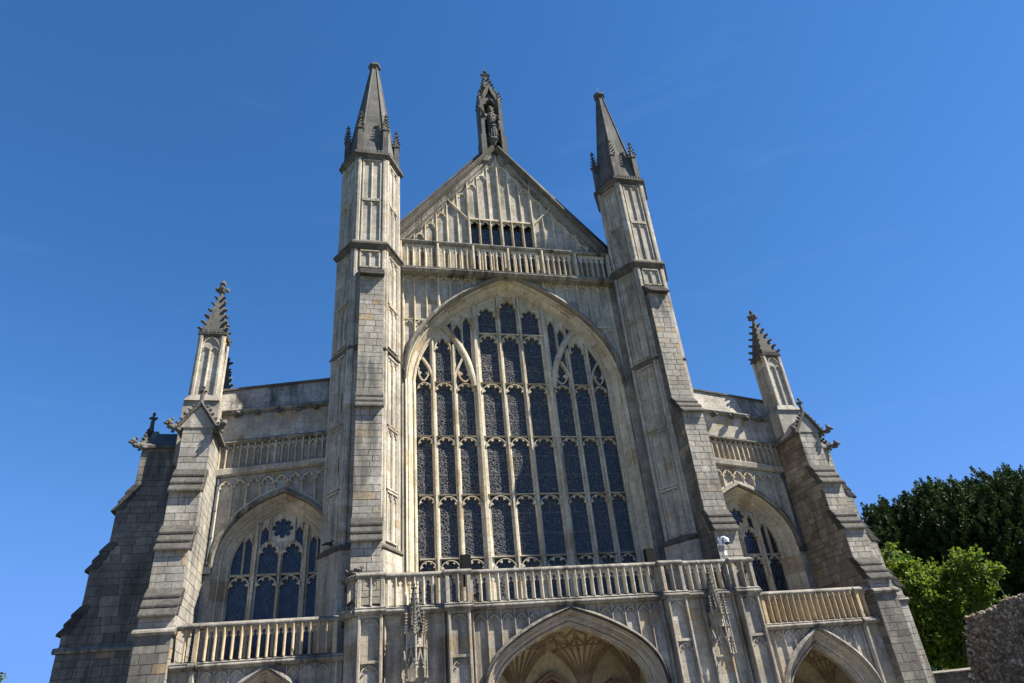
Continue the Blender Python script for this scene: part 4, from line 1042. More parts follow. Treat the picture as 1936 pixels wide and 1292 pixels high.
for sx in (1, -1):
    mb = MB(FRONT, sx)
    mb.box(3.42, 4.16, 3.6, 4.44, 0, 4.95); mb.box(6.18, 6.94, 3.6, 4.44, 0, 4.95); mb.box(4.16, 6.18, 3.6, 4.22, 0, 4.95)
    mb.prism([(6.9, 0), (7.30, 0), (7.30, 4.95), (6.9, 4.95)], 0.9, 3.85)
    i = [mb.a(6.94, 4.44, 0), mb.a(7.32, 3.80, 0), mb.a(6.8, 3.6, 0)]; j = [mb.a(6.94, 4.44, 4.95), mb.a(7.32, 3.80, 4.95), mb.a(6.8, 3.6, 4.95)]
    mb.f += [(i[0], i[1], j[1], j[0]), (i[1], i[2], j[2], j[1]), (i[2], i[0], j[0], j[2]), tuple(j), tuple(reversed(i))]
    mb.build('pier_wall', 'porch', pc)
    mb = MB(FRONT, sx)
    for a, b in ((3.42, 4.16), (6.18, 6.94)):
        for u in (a+0.05, b-0.05): m3 = MB(FRONT, sx); m3.sweep([(u, 0), (u, 4.95)], [(-0.06, 4.4), (-0.06, 4.52), (-0.03, 4.60), (0.03, 4.60), (0.06, 4.52), (0.06, 4.4)]); m3.build('pilaster', 'porch', pc)
        for zt in (4.86, 3.55): head(mb, a+0.13, b-0.13, zt-0.30, 0.26, 4.42, 4.50, 0.05, 2, 0.12)
        mb.box(a+0.1, b-0.1, 4.42, 4.54, 3.58, 3.66); mb.box(a, b, 4.42, 4.52, 4.86, 4.95)
    for u in (4.24, 6.10): m3 = MB(FRONT, sx); m3.sweep([(u, 0), (u, 4.95)], [(-0.05, 4.2), (-0.05, 4.28), (0, 4.34), (0.05, 4.28), (0.05, 4.2)]); m3.build('pilaster', 'porch', pc)
    # spandrel panels over the arch
    hz = offset_half(PA, 0.60, 60); n = 6; a0, a1 = 0.5, 3.30
    us = [3.30-0.46*k for k in range(7)]
    for u in us:
        zl = inside_z(hz, u) if u < 3.2 else 0.0; mb.sweep([(u, zl-0.1), (u, 4.93)], mull(0.07, 4.20, 4.33, 0.4))
    for a, b in zip(us[1:], us):
        if inside_z(hz, a) < 4.7: head(mb, a+0.03, b-0.03, 4.50, 0.28, 4.20, 4.29, 0.05, 2, 0.14)
    stuff(mb.build('blind_panelling', 'porch', pc))
# parapet
bz0, bz1 = 5.20, 6.05
segs = [(-3.30, 3.30, 4.26, 22), (3.44, 4.14, 4.46, 2), (4.28, 6.06, 4.26, 6), (6.20, 6.92, 4.46, 2)]
bp = empty('central_parapet', cath)
for u0, u1, d, n in segs:
    for sx in ((1,) if u0 < 0 else (1, -1)):
        e = 0.12 if abs(d-4.46) < 0.01 else 0.10
        rail(bp, FRONT, sx, u0-e, u1+e, d, 6.03, 6.21, 0.17); sill(bp, FRONT, sx, u0-e, u1+e, d-0.02, 4.93, 5.22, 0.19)
        balusters(bp, FRONT, sx, u0, u1, d, bz0, bz1, n, 0.095, 0.30, 'trac' if n > 2 else 'porch', 0.20)
        if n == 2:
            for u in (u0, u1):
                mb = MB(FRONT, sx); mb.box(u-0.065, u+0.065, d-0.14, d+0.13, 5.15, 6.05); mb.build('post', 'porch', bp, bevel=0.015)
        else:
            for u in ((u0, u1)):
                mb = MB(FRONT, sx); mb.box(u-0.04, u+0.04, d-0.08, d+0.09, 5.15, 6.05); mb.build('post', 'porch', bp)
for sx in (1, -1):
    dx, dy = 7.30-6.99, -3.75+4.42; L = hypot(dx, dy); fr = FR(6.99, -4.42, dx/L, dy/L, dy/L, -dx/L)
    rail(bp, fr, sx, -0.05, L+0.1, 0.0, 6.03, 6.205, 0.16); sill(bp, fr, sx, -0.05, L+0.1, -0.02, 4.93, 5.215, 0.18)
    balusters(bp, fr, sx, 0, L, 0.0, bz0, bz1, 3, 0.085, 0.16, 'porch', 0.17)
    mb = MB(FRONT, sx); mb.box(7.16, 7.42, 0.9, 3.78, 4.9, 5.2); mb.box(7.20, 7.38, 0.9, 3.74, 6.0, 6.2); mb.build('coping', 'cop', bp)

# hanging canopies of the two empty niches
for sx in (1, -1):
    nc = empty('niche_canopy', cath); cx = 5.20
    mb = MB(FRONT, sx)
    mb.box(cx-0.36, cx-0.30, 4.18, 4.34, 1.0, 4.6); mb.box(cx+0.30, cx+0.36, 4.18, 4.34, 1.0, 4.6)
    mb.build('niche_jamb', 'porch', nc)
    mb = MB(FRONT, sx)
    mb.ngon(cx, -4.50, 4.40, 0.30, 5.65, 0.06, 6, pi/6); crock_spire(mb, cx, -4.50, 4.55, 0.27, 5.62, 6, 0, 0.07, 7, 0.10)
    finial(mb, cx, -4.50, 5.6, 0.11)
    mb.build('spirelet', 'slab', nc)
    mb = MB(FRONT, sx)
    for k in range(5):
        a = -pi+k*pi/4; x, y = cx+0.38*cos(a), -4.34+0.52*sin(a)
        mb.ngon(x, y, 3.12, 0.034, 4.35, 0.030, 6); mb.blob(x, y, 3.10, 0.05, 0.05, 0.05); crock_spire(mb, x, y, 4.30, 0.055, 4.85, 4, pi/4, 0.05, 6, 0.05)
        mb.ngon(x, y, 3.9, 0.045, 3.94, 0.045, 6)
        if k < 4:
            a2 = a+pi/4; x2, y2 = cx+0.38*cos(a2), -4.34+0.52*sin(a2); mx, my = (x+x2)/2, (y+y2)/2
            for p, q in (((x, y), 1), ((x2, y2), -1)):
                mb.tube([(p[0], p[1], 3.22), (p[0]*0.8+mx*0.2, p[1]*0.8+my*0.2, 3.42), (p[0]*0.4+mx*0.6, p[1]*0.4+my*0.6, 3.60), (mx, my, 3.86)], 0.024, 5)
                crocket(mb, p[0]*0.55+mx*0.45, p[1]*0.55+my*0.45-0.02, 3.56, 0, -0.5, 0.06); crocket(mb, p[0]*0.8+mx*0.2, p[1]*0.8+my*0.2-0.02, 3.44, 0, -0.5, 0.06)
                mb.blob(p[0]*0.6+mx*0.4, p[1]*0.6+my*0.4, 3.36, 0.035, 0.03, 0.03)
            finial(mb, mx, my, 3.88, 0.06)
    for k in range(16): mb.blob(cx+random.uniform(-0.25, 0.25), -4.40-random.uniform(0, 0.2), 4.36+random.uniform(-0.05, 0.15), 0.06, 0.06, 0.06, 0.3)
    mb.ngon(cx, -4.32, 3.95, 0.30, 4.42, 0.30, 6, pi/6); mb.build('canopy', 'porch', nc)

# vaults under the porches
def vault(name, x0, x1, y0, y1, zs, H, R, springers, door):
    root = empty(name, cath)
    def zf(x, y):
        z = 99
        for sx_, sy_ in springers:
            r = min(hypot(x-sx_, y-sy_)/R, 1.0); z = min(z, zs+H*(1+0.115*(1-(y-y0)/(y1-y0)))*sqrt(max(0, 1-(1-r)**2.2)))
        return z
    nx, ny = 48, 26; mb = MB(); idx = [[mb.w(x0+(x1-x0)*i/nx, y0+(y1-y0)*j/ny, zf(x0+(x1-x0)*i/nx, y0+(y1-y0)*j/ny)) for i in range(nx+1)] for j in range(ny+1)]
    for j in range(ny):
        for i in range(nx): mb.f.append((idx[j][i], idx[j][i+1], idx[j+1][i+1], idx[j+1][i]))
    mb.build('vault_web', 'vault', root, smooth=True, recalc=False)
    mb = MB()
    for sx_, sy_ in springers:
        for k in range(24):
            a = 2*pi*(k+0.5)/24; pts = []
            for t in (0.02, 0.10, 0.2, 0.32, 0.46, 0.62, 0.8, 1.0):
                x, y = sx_+cos(a)*R*t, sy_+sin(a)*R*t
                if not (x0-0.05 <= x <= x1+0.05 and y0-0.05 <= y <= y1+0.05): break
                d0 = hypot(x-sx_, y-sy_)
                if any(hypot(x-q, y-w) < d0-0.08 for q, w in springers): break
                pts.append((x, y, zf(x, y)-0.02))
            if len(pts) > 2: mb.tube(pts, 0.046, 6); mb.blob(*pts[-1], 0.10, 0.10, 0.08, 0.3)
    # net of liernes between the tierceron ribs
    for sx_, sy_ in springers:
        def node(rr, k):
            a = 2*pi*(k+0.5)/24; x, y = sx_+cos(a)*R*rr, sy_+sin(a)*R*rr
            ok = x0 <= x <= x1 and y0 <= y <= y1 and all(hypot(x-q, y-w) >= R*rr-0.05 for q, w in springers)
            return (x, y, zf(x, y)-0.02) if ok else None
        for k in range(24):
            for (ra, ka), (rb, kb) in (((0.46, k), (0.46, k+1)), ((0.46, k if k % 2 else k+1), (0.66, k+1 if k % 2 else k)), ((0.66, k if k % 2 else k+1), (0.86, k+1 if k % 2 else k))):
                p, q = node(ra, ka), node(rb, kb)
                if p and q: mb.tube([p, q], 0.036, 5); mb.blob(*q, 0.075, 0.075, 0.06, 0.3)
    mb.build('ribs', 'rib', root)
    mb = MB()
    mb.f.append(tuple(mb.w(*p) for p in ((x0, y1, 0), (x1, y1, 0), (x1, y1, zs+H+0.4), (x0, y1, zs+H+0.4))))
    for x in (x0, x1): mb.f.append(tuple(mb.w(*p) for p in ((x, y0, 0), (x, y1, 0), (x, y1, zs+H+0.4), (x, y0, zs+H+0.4))))
    mb.build('inner_wall', 'vault', root, recalc=False)
    for cx, w, za in door:
        P = four_centred(w, za-w*0.95, w*0.95, 0.6, 0.02)
        mb = MB(); mb.strip([(full_arch(P, o, 0, cx), -y1+d) for o, d in ((0, 0.0), (0, 0.10), (0.06, 0.14), (0.10, 0.10), (0.16, 0.22), (0.22, 0.22), (0.24, 0.0))]); mb.build('doorway_arch', 'rib', root, recalc=False)
        fa = full_arch(P, 0.0, 0, cx); mb = MB(); mb.prism(fa, -y1+0.02, -y1+0.06); mb.build('door', 'redd', root)
    mb = MB(); mb.box(x0-0.2, x1+0.2, -y1-0.05, -y0+0.1, zs+H+0.45, zs+H+0.52); mb.build('porch_roof', 'lead', root)
    return root
vault('central_vault', -3.35, 3.35, -3.56, -1.0, 1.75, 2.42, 2.3, [(-1.25, -1.0), (1.25, -1.0), (-3.35, -1.0), (3.35, -1.0), (-3.35, -3.5), (3.35, -3.5)], [(0, 0.55, 2.95), (-2.3, 0.55, 2.55), (2.3, 0.55, 2.55)])

# ---- aisle porches ---------------------------------------------------------------
PB = catmull([(1.52, 0.9), (1.50, 1.45), (1.34, 1.95), (1.02, 2.42), (0.52, 2.85), (0.0, 3.2)], 6)
for sx in (1, -1):
    ap_ = empty('aisle_porch', cath)
    c = 9.58
    mb = MB(FRONT, sx); arch_wall(mb, PB, 0.50, c, 7.35, 12.3, 3.88, 3.1, 3.58); mb.build('arch_wall', 'porch', ap_)
    mb = MB(FRONT, sx); mb.strip([(full_arch(PB, o, 0.0, c), d) for o, d in ((0.0, 2.9), (0.0, 3.15), (0.05, 3.17), (0.05, 3.24), (0.10, 3.27), (0.13, 3.22), (0.18, 3.30), (0.23, 3.32), (0.25, 3.38), (0.31, 3.38), (0.33, 3.44), (0.39, 3.52), (0.41, 3.60), (0.50, 3.62), (0.52, 3.57))]); mb.build('moulded_arch', 'porch', ap_, recalc=False)
    mb = MB(FRONT, sx); P = full_arch(PB, 0.52, 1.2, c); k = len(P)//2; P[k] = (c, P[k][1]+0.12)
    mb.sweep(P, [(-0.08, 3.55), (-0.07, 3.70), (0.02, 3.76), (0.08, 3.70), (0.10, 3.55)]); mb.build('hood_mould', 'cop', ap_)
    mb = MB(FRONT, sx)
    mb.sweep([(11.62, 0), (11.62, 3.9)], [(-0.09, 3.5), (-0.09, 3.66), (-0.04, 3.76), (0.04, 3.76), (0.09, 3.66), (0.09, 3.5)]); mb.build('pilaster', 'porch', ap_); mb = MB(FRONT, sx)
    mb.sweep([(7.50, 0), (7.50, 3.9)], [(-0.06, 3.5), (-0.06, 3.62), (0, 3.68), (0.06, 3.62), (0.06, 3.5)]); mb.build('pilaster', 'porch', ap_); mb = MB(FRONT, sx)
    hz = offset_half(PB, 0.62, 60)
    for q in (-1, 1):
        us = [c+q*(0.6+0.42*k) for k in range(4)]
        for u in us: mb.sweep([(u, (inside_z(hz, u-c) if abs(u-c) < 2.0 else 0.5)-0.1), (u, 3.86)], mull(0.06, 3.56, 3.66, 0.4))
        for a, b in zip(us, us[1:]): head(mb, min(a, b)+0.03, max(a, b)-0.03, 3.48, 0.25, 3.56, 3.63, 0.05, 2, 0.13)
    stuff(mb.build('blind_panelling', 'porch', ap_))
    pp = empty('aisle_parapet', cath)
    rail(pp, FRONT, sx, 7.32, 12.26, 3.62, 4.93, 5.11, 0.17); sill(pp, FRONT, sx, 7.32, 12.26, 3.58, 3.80, 4.06, 0.19)
    balusters(pp, FRONT, sx, 7.60, 11.60, 3.62, 4.04, 4.95, 16, 0.09, 0.30, 'ochre', 0.20, ends=False); balusters(pp, FRONT, sx, 11.62, 12.24, 3.62, 4.04, 4.95, 2, 0.085, 0.2, 'ochre', 0.17)
    for u in (7.60, 11.62):
        mb = MB(FRONT, sx); mb.box(u-0.07, u+0.07, 3.5, 3.78 if u > 8 else 3.72, 4.0, 4.95); mb.build('post', 'ochre', pp, bevel=0.015)
    mb = MB(FRONT, sx); mb.extu([(3.5, 4.93), (3.80, 4.93), (3.86, 5.0), (3.84, 5.05), (3.66, 5.115), (3.5, 5.115)], 11.50, 11.74); mb.build('post_cap', 'cop', pp); mb = MB(FRONT, sx); mb.extu([(3.5, 3.78), (3.74, 3.78), (3.90, 3.88), (3.90, 3.93), (3.78, 4.0), (3.5, 4.05)], 11.50, 11.74); mb.build('post_base', 'cop', pp)
vr = vault('aisle_vault', 7.75, 11.45, -2.96, -1.0, 1.1, 1.95, 1.7, [(7.75, -1.0), (11.45, -1.0), (7.75, -2.9), (11.45, -2.9)], [(9.58, 0.8, 2.2)])
vl = vault('aisle_vault', -11.45, -7.75, -2.96, -1.0, 1.1, 1.95, 1.7, [(-7.75, -1.0), (-11.45, -1.0), (-7.75, -2.9), (-11.45, -2.9)], [(-9.58, 0.8, 2.2)])

# ---- body of the church behind the front ---------------------------------------------
nv = empty('nave', cath)
mb = MB(); mb.prism([(-5.4, 0), (-5.4, 22.0), (5.4, 22.0), (5.4, 0)], -70, -0.6); mb.build('clerestory_wall', 'core', nv)
mb = MB(); mb.prism([(-5.9, 22.0), (0, 22.0+SL*5.9+0.2), (5.9, 22.0)], -70, -0.55); mb.build('nave_roof', 'lead', nv)
for sx in (1, -1):
    mb = MB(FRONT, sx); mb.prism([(5.4, 0), (12.7, 0), (12.7, 12.6), (5.4, 14.2)], -70, -0.35); mb.build('aisle_body', 'core', nv)

# ================================================================== FITTINGS (things of their own)
for x, y, lab in ((-3.43, -4.05, 'black floodlight box on the porch parapet left of centre'), (3.33, -3.95, 'black floodlight box on the porch parapet right of centre')):
    r = empty('floodlight', None, (x, y, 6.18)); tag(r, lab, 'floodlight', 'floodlights on the porch parapet')
    mb = MB(FR(0, 0, 1, 0, 0, -1)); mb.box(-0.165, 0.165, -0.10, 0.12, 0.0, 0.55); mb.build('housing', 'black', r, bevel=0.015)
    mb = MB(FR(0, 0, 1, 0, 0, -1)); mb.box(0.166, 0.178, -0.10, 0.125, 0.0, 0.56); mb.box(-0.165, 0.165, -0.10, 0.125, 0.551, 0.563); mb.build('edge_trim', 'iron', r)
    mb = MB(FR(0, 0, 1, 0, 0, -1)); mb.box(-0.19, -0.170, -0.03, 0.03, -0.3, 0.3); mb.box(-0.1, 0.1, -0.06, 0.06, -0.45, 0.02); mb.build('bracket', 'iron', r)
r = empty('security_camera', None, (6.22, -4.12, 6.2)); tag(r, 'white dome security camera on a pole above the porch parapet by the buttress', 'camera'); r.scale = (0.88, 0.88, 0.88)
F0 = FR(0, 0, 1, 0, 0, -1)
mb = MB(F0); mb.tube([(0.0, 0, -0.6), (0.0, 0, 0.62)], 0.03, 8); mb.tube([(0.07, 0, -0.6), (0.05, 0, 0.3)], 0.012, 6); mb.tube([(-0.05, 0, -0.5), (-0.03, 0, 0.25)], 0.010, 6); mb.build('pole', 'white', r)
mb = MB(F0); mb.box(-0.16, 0.10, -0.02, 0.03, 0.36, 0.62); mb.build('mounting_plate', 'porch', r)
mb = MB(F0); mb.box(-0.03, 0.12, 0.03, 0.11, 0.18, 0.38); mb.build('junction_box', 'white', r, bevel=0.01)
mb = MB(F0); mb.box(-0.10, 0.02, -0.02, 0.08, 0.60, 0.86); mb.tube([(-0.04, -0.04, 0.78), (0.02, -0.10, 0.92), (0.12, -0.14, 0.94), (0.18, -0.16, 0.88)], 0.04, 8); mb.tube([(-0.08, 0, 0.86), (-0.08, 0, 0.96)], 0.015, 6); mb.build('arm', 'white', r)
mb = MB(F0)
for k, (z0, R0, z1, R1) in enumerate(((0.70, 0.10, 0.80, 0.115), (0.80, 0.115, 0.86, 0.10), (0.86, 0.10, 0.90, 0.05))): mb.ngon(0.18, -0.17, z0, R0, z1, R1, 16)
mb.build('housing', 'white', r)
bm = bmesh.new(); bmesh.ops.create_uvsphere(bm, u_segments=20, v_segments=12, radius=0.095); me = bpy.data.meshes.new('dome'); bm.to_mesh(me); bm.free(); me.materials.append(M['lens'])
me.polygons.foreach_set('use_smooth', [True]*len(me.polygons)); o = link('dome', me, r); o.location = (0.18, -0.17, 0.69)
for x, y, z, lab in ((-3.22, -4.58, 5.27, 'small dark spotlight clipped to the parapet foot right of the inner pier'), (-7.20, -4.35, 5.22, 'small dark spotlight on the parapet foot at the porch corner')):
    r = empty('spotlight', None, (x, y, z)); tag(r, lab, 'spotlight', 'spotlights on the parapet foot')
    mb = MB(F0); mb.tube([(0, 0, -0.05), (0, 0, 0.07)], 0.015, 6); mb.box(-0.06, 0.02, -0.05, 0.05, -0.06, -0.03); mb.build('bracket', 'iron', r)
    mb = MB(F0); mb.tube([(-0.06, 0.03, 0.06), (0.05, -0.04, 0.13), (0.09, -0.06, 0.15)], [0.045, 0.055, 0.062], 10); mb.build('lamp_head', 'iron', r)
def bird(x, y, z, rz, lab):
    mb = MB(F0)
    mb.blob(0, 0, 0.12, 0.15, 0.075, 0.08, 0.03); mb.blob(0.13, 0, 0.21, 0.05, 0.045, 0.05, 0.02); mb.tube([(0.07, 0, 0.15), (0.12, 0, 0.20)], 0.05, 8)
    mb.tube([(0.16, 0, 0.21), (0.22, 0, 0.20)], [0.014, 0.003], 5); mb.tube([(-0.10, 0, 0.11), (-0.30, 0, 0.06)], [0.055, 0.03], 6)
    for q in (-1, 1): mb.tube([(0.02, q*0.03, 0.06), (0.03, q*0.03, 0.0)], 0.008, 5); mb.blob(-0.03, q*0.06, 0.125, 0.14, 0.025, 0.055, 0.02)
    o = mb.build('bird', 'bird', None, smooth=True); o.location = (x, y, z); o.rotation_euler = (0, 0, rz); tag(o, lab, 'bird', 'birds perched on the stonework'); return o
bird(-7.93, -2.0, 7.66, 0.3, 'dark bird perched on the turret string course beside the left aisle window')
bird(-6.96, -4.45, 6.205, 0.2, 'dark bird on the left corner of the central porch parapet')
bird(-7.22, -3.95, 6.20, 2.9, 'dark bird on the side return of the central porch parapet')

# ================================================================== SURROUNDINGS
def plane(name, x0, x1, y0, y1, z, mat):
    mb = MB(); mb.f.append(tuple(mb.w(*p) for p in ((x0, y0, z), (x1, y0, z), (x1, y1, z), (x0, y1, z)))); return structure(mb.build(name, mat, None, recalc=False))
plane('ground', -1200, 1200, -1200, 1200, 0.0, 'lawn')
plane('pavement', -26, 26, -34, -0.5, 0.004, 'paving')

def leaf_cloud(name, mat, parent, P, N, size, tint, aspect=0.55):
    """one small folded leaf (two quads) at every point P, lying along N"""
    n = len(P); rng = np.random.default_rng(len(P))
    N = N/np.linalg.norm(N, axis=1)[:, None]
    r = rng.normal(size=(n, 3)); A = np.cross(N, r); A /= np.linalg.norm(A, axis=1)[:, None]; B = np.cross(N, A)
    s = size*rng.uniform(0.6, 1.3, n)[:, None]
    base = P; tip = P+N*s; l = P+N*s*0.45+A*s*aspect*0.5+B*s*0.12; rr = P+N*s*0.45-A*s*aspect*0.5+B*s*0.12
    V = np.stack([base, l, tip, rr], 1).reshape(-1, 3).astype(np.float32)
    me = bpy.data.meshes.new(name); me.vertices.add(n*4); me.vertices.foreach_set('co', V.ravel())
    idx = (np.arange(n)[:, None]*4+np.array([0, 1, 2, 0, 2, 3])[None, :]).astype(np.int32).ravel()
    me.loops.add(n*6); me.loops.foreach_set('vertex_index', idx); me.polygons.add(n*2); me.polygons.foreach_set('loop_start', np.arange(0, n*6, 3, dtype=np.int32))
    me.update(calc_edges=True)
    at = me.attributes.new('tint', 'FLOAT', 'FACE'); at.data.foreach_set('value', np.repeat(tint, 2).astype(np.float32))
    me.materials.append(M[mat]); return link(name, me, parent)
def limb(mb, p, q, r0, r1, bend=0.3):
    p, q = Vector(p), Vector(q); d = q-p; pts = []
    side = Vector((random.uniform(-1, 1), random.uniform(-1, 1), 0.2))*d.length*0.1*bend
    for k in range(6): t = k/5; pts.append(tuple(p+d*t+side*sin(t*pi)+Vector((0, 0, d.length*0.05*sin(t*pi)))))
    mb.tube(pts, [r0+(r1-r0)*k/5 for k in range(6)], 7)

def yew(x, y, ground, lobes, lab, seed, tufts):
    rng = np.random.default_rng(seed); root = empty('yew_tree', None, (x, y, ground)); tag(root, lab, 'tree')
    mb = MB(); mb.tube([(0, 0, -0.2), (0.1, 0, 2.0), (0, 0.1, 5.0), (0.1, 0, 9.0)], [0.75, 0.6, 0.5, 0.2], 10)
    for c, rad in lobes:
        for k in range(5):
            a = rng.uniform(0, 2*pi); limb(mb, (0, 0, rng.uniform(1.6, 5)), (c[0]+cos(a)*rad[0]*0.7, c[1]+sin(a)*rad[1]*0.7, c[2]+rng.uniform(-0.4, 0.6)*rad[2]), 0.22, 0.04)
    mb.build('trunk', 'bark', root)
    PP, NN, TT = [], [], []
    for c, rad in lobes:
        nt_ = int(tufts*rad[0]*rad[2]/20)
        for _ in range(nt_):
            v = rng.normal(size=3); v /= np.linalg.norm(v)
            if v[2] < -0.75: continue
            f = rng.uniform(0.55, 1.0)**0.5*(1+0.10*np.sin(v[0]*9+c[0])*np.sin(v[2]*8+c[1])+0.05*rng.normal())
            o = np.array(c)+v*np.array(rad)*f; ax = v*0.6+np.array([0, 0, 0.9])+rng.normal(size=3)*0.25; ax /= np.linalg.norm(ax)
            L = rng.uniform(0.55, 1.15); m = 60; t = rng.uniform(0, 1, m)**0.8
            w = 0.30*L*(1-t)*rng.uniform(0.3, 1, m); d = rng.normal(size=(m, 3)); d -= (d@ax)[:, None]*ax; d /= np.linalg.norm(d, axis=1)[:, None]
            PP.append(o+ax*(t*L)[:, None]+d*w[:, None]); NN.append(d*0.6+ax*0.9+rng.normal(size=(m, 3))*0.15)
            TT.append(np.clip(rng.uniform(0.1, 0.6)+t*0.3+rng.normal(size=m)*0.1, 0, 1))
    leaf_cloud('crown', 'yew', root, np.concatenate(PP), np.concatenate(NN), 0.20, np.concatenate(TT), 0.5)
    return root
def leafy(name, x, y, ground, clumps, lab, seed, nleaf, size, mat, trunk_h, tr=0.16):
    rng = np.random.default_rng(seed); root = empty(name, None, (x, y, ground)); tag(root, lab, 'tree')
    mb = MB(); mb.tube([(0, 0, -0.2), (0.05, 0, trunk_h*0.5), (0, 0.05, trunk_h)], [tr*1.3, tr, tr*0.7], 9)
    for c, r in clumps: limb(mb, (0, 0, trunk_h*rng.uniform(0.5, 1.0)), c, tr*0.45, 0.02)
    mb.build('trunk', 'bark', root)
    PP, NN, TT = [], [], []
    tot = sum(r**2 for c, r in clumps)
    for c, r in clumps:
        n = int(nleaf*r*r/tot); nb = max(6, int(n/30))
        v = rng.normal(size=(nb, 3)); v /= np.linalg.norm(v, axis=1)[:, None]; e = np.array(c)+v*(r*rng.uniform(0.3, 1.0, nb)**0.6)[:, None]
        for k in range(nb):
            ax = v[k]*0.7+np.array([0, 0, 0.25]); m = 30; t = rng.uniform(0, 1, m)
            q = e[k]+ax*((t-0.5)*0.55)[:, None]+rng.normal(size=(m, 3))*0.13
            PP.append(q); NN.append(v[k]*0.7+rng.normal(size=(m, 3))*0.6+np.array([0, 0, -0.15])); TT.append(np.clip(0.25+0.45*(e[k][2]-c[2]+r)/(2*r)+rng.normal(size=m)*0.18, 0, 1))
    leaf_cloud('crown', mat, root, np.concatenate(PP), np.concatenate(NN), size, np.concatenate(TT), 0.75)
    return root
def pol(az, dist): return (CAM[0]+sin(radians(az))*dist, CAM[1]+cos(radians(az))*dist)
X, Y = pol(49.2, 66)
yew(X, Y, 0, [((0, 0, 8.8), (6.8, 5.5, 6.6)), ((-5.4, 4.4, 8.0), (4.2, 3.6, 6.6)), ((6.4, -5.0, 7.6), (5.5, 4.5, 6.4)), ((-2.8, 2.4, 11.4), (3.8, 3.2, 4.2)), ((2.4, -1.6, 10.8), (4.2, 3.5, 4.2)), ((0, 0, 4.0), (8.8, 6.0, 4.4))],
    'broad dark green yew tree rising behind the bright green tree', 3, 1800)
X, Y = pol(44.1, 43)
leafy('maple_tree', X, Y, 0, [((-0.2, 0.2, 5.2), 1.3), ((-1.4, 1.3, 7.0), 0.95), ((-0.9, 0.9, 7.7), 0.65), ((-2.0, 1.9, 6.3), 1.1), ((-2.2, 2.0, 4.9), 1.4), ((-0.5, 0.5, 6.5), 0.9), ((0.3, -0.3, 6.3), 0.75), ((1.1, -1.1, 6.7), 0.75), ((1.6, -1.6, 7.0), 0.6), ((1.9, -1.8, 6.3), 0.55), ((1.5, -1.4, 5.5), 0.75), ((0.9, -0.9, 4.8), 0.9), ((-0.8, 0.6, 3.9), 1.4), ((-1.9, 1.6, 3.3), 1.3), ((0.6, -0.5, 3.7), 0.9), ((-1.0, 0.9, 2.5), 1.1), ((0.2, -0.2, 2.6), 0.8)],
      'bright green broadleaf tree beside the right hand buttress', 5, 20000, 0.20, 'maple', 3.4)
X, Y = pol(-25.0, 72)
leafy('lawn_tree', X, Y, 0, [((0, 0, 7.0), 3.0), ((1.8, 0.5, 6.0), 2.4), ((2.7, 1.2, 7.7), 1.2), ((2.2, 1.0, 8.6), 0.9), ((-2, 0, 6.5), 2.4), ((0.5, 0, 9.3), 1.8)], 'small tree at the left edge beyond the dark buttress', 9, 12000, 0.26, 'maple', 4.0, 0.22)

# flint rubble wall and the low wall
def rubble_wall(name, p, q, thick, zl, zr_, lab, nst, seed):
    rng = random.Random(seed); root = empty(name, None, (p[0], p[1], 0)); tag(root, lab, 'wall')
    dx, dy = q[0]-p[0], q[1]-p[1]; L = hypot(dx, dy); fr = FR(0, 0, dx/L, dy/L, dy/L, -dx/L)
    top = [(L*k/24, (zl+(zr_-zl)*min(1, 2.2*k/24))+rng.uniform(-0.07, 0.09)) for k in range(25)]
    mb = MB(fr); mb.prism([(-1.5, 0), (L, 0)]+list(reversed(top))+[(-0.35, zl*0.72), (-0.55, zl*0.5)], -thick/2, thick/2); mb.build('rubble_core', 'rubble', root)
    mb = MB(fr)
    def tz(u): k = min(int(u/L*24), 23); f = u/L*24-k; return top[k][1]*(1-f)+top[k+1][1]*f
    def stone_at(u, d, z, s):
        x, y, zz = fr.p(u, d, z); n0 = len(mb.f); mb.blob(x, y, zz, s*rng.uniform(0.7, 1.3), s*0.7, s*rng.uniform(0.6, 1.0), 0.3); mb.t += [rng.random()]*20
    for _ in range(nst):
        u = rng.uniform(-0.9, L); zz = rng.uniform(0.8, tz(max(u, 0)))
        if u > -1.4*max(0.0, 1-zz/zl)**0.8: stone_at(u, thick/2-0.01, zz, rng.uniform(0.06, 0.13))
    for _ in range(nst//8):
        u = rng.uniform(0, L); stone_at(u, rng.uniform(-thick/2, thick/2), tz(u), rng.uniform(0.05, 0.12))
    for _ in range(nst//10): stone_at(0, rng.uniform(-thick/2, thick/2), rng.uniform(0, zl), rng.uniform(0.05, 0.10))
    stuff(mb.build('flints', 'flint', root, recalc=False)); return root
a = pol(46.0, 36.5); b = pol(56, 33)
X, Y = pol(43.2, 50)
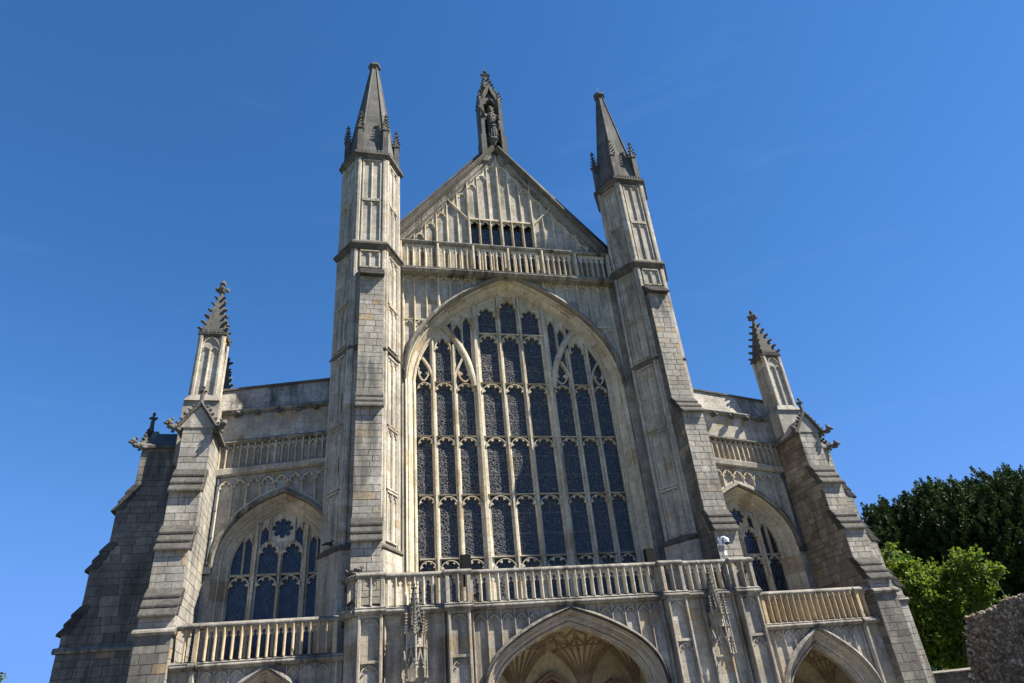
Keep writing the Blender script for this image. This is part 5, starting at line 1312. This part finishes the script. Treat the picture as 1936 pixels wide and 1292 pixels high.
leafy('shrub', X, Y, 0, [((0, 0, 1.2), 1.5), ((-1.8, 1.6, 1.3), 1.6), ((1.6, -1.4, 1.4), 1.6), ((2.8, -2.6, 1.5), 1.5), ((-0.6, 0.6, 2.4), 1.2), ((1.0, -1.0, 2.5), 1.2)], 'dark undergrowth shrub at the foot of the bright green tree', 12, 9000, 0.22, 'yew', 0.8, 0.08)
rubble_wall('ruined_wall', a, b, 1.0, 3.98, 4.45, 'ruined flint rubble wall at the right edge', 3400, 4)
r = empty('low_wall', None, (16.5, -0.6, 0)); tag(r, 'low stone wall with pale coping between buttress and ruined wall', 'wall')
a2 = pol(41.6, 37.2); b2 = pol(46.2, 37.0); dx, dy = b2[0]-a2[0], b2[1]-a2[1]; L = hypot(dx, dy); fr = FR(a2[0]-16.5, a2[1]+0.6, dx/L, dy/L, dy/L, -dx/L)
mb = MB(fr); mb.box(-0.5, L, -0.25, 0.25, 0, 1.96); mb.build('wall_core', 'rubble', r)
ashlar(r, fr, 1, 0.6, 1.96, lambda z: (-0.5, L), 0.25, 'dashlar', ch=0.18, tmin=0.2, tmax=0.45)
mb = MB(fr); mb.extu([(-0.32, 1.96), (0.34, 1.96), (0.36, 2.02), (0.0, 2.10), (-0.32, 2.02)], -0.6, L+0.02); mb.build('coping', 'cop', r)
x, y = pol(48.0, 36.0)
r = empty('weed', None, (x, y, 4.2)); tag(r, 'tall green weed stalk growing on top of the ruined wall', 'plant')
mb = MB(F0); mb.tube([(0.15, 0, -0.1), (0.10, 0, 0.35), (0.0, 0, 0.75)], [0.025, 0.02, 0.015], 6); mb.blob(-0.02, 0, 0.86, 0.05, 0.05, 0.14, 0.1); mb.build('stem', 'stalk', r)
rng = np.random.default_rng(2); P = np.stack([rng.uniform(-0.3, 0.4, 80), rng.uniform(-0.15, 0.15, 80), rng.uniform(-0.1, 0.3, 80)], 1)
leaf_cloud('leaves', 'maple', r, P, rng.normal(size=(80, 3))+np.array([0, 0, 0.8]), 0.16, rng.uniform(0.2, 0.8, 80), 0.4)

# ------------------------------------------------------------------ render settings
scn.render.engine = 'CYCLES'
scn.cycles.max_bounces = 6; scn.cycles.diffuse_bounces = 3; scn.cycles.glossy_bounces = 2
scn.cycles.use_denoising = True
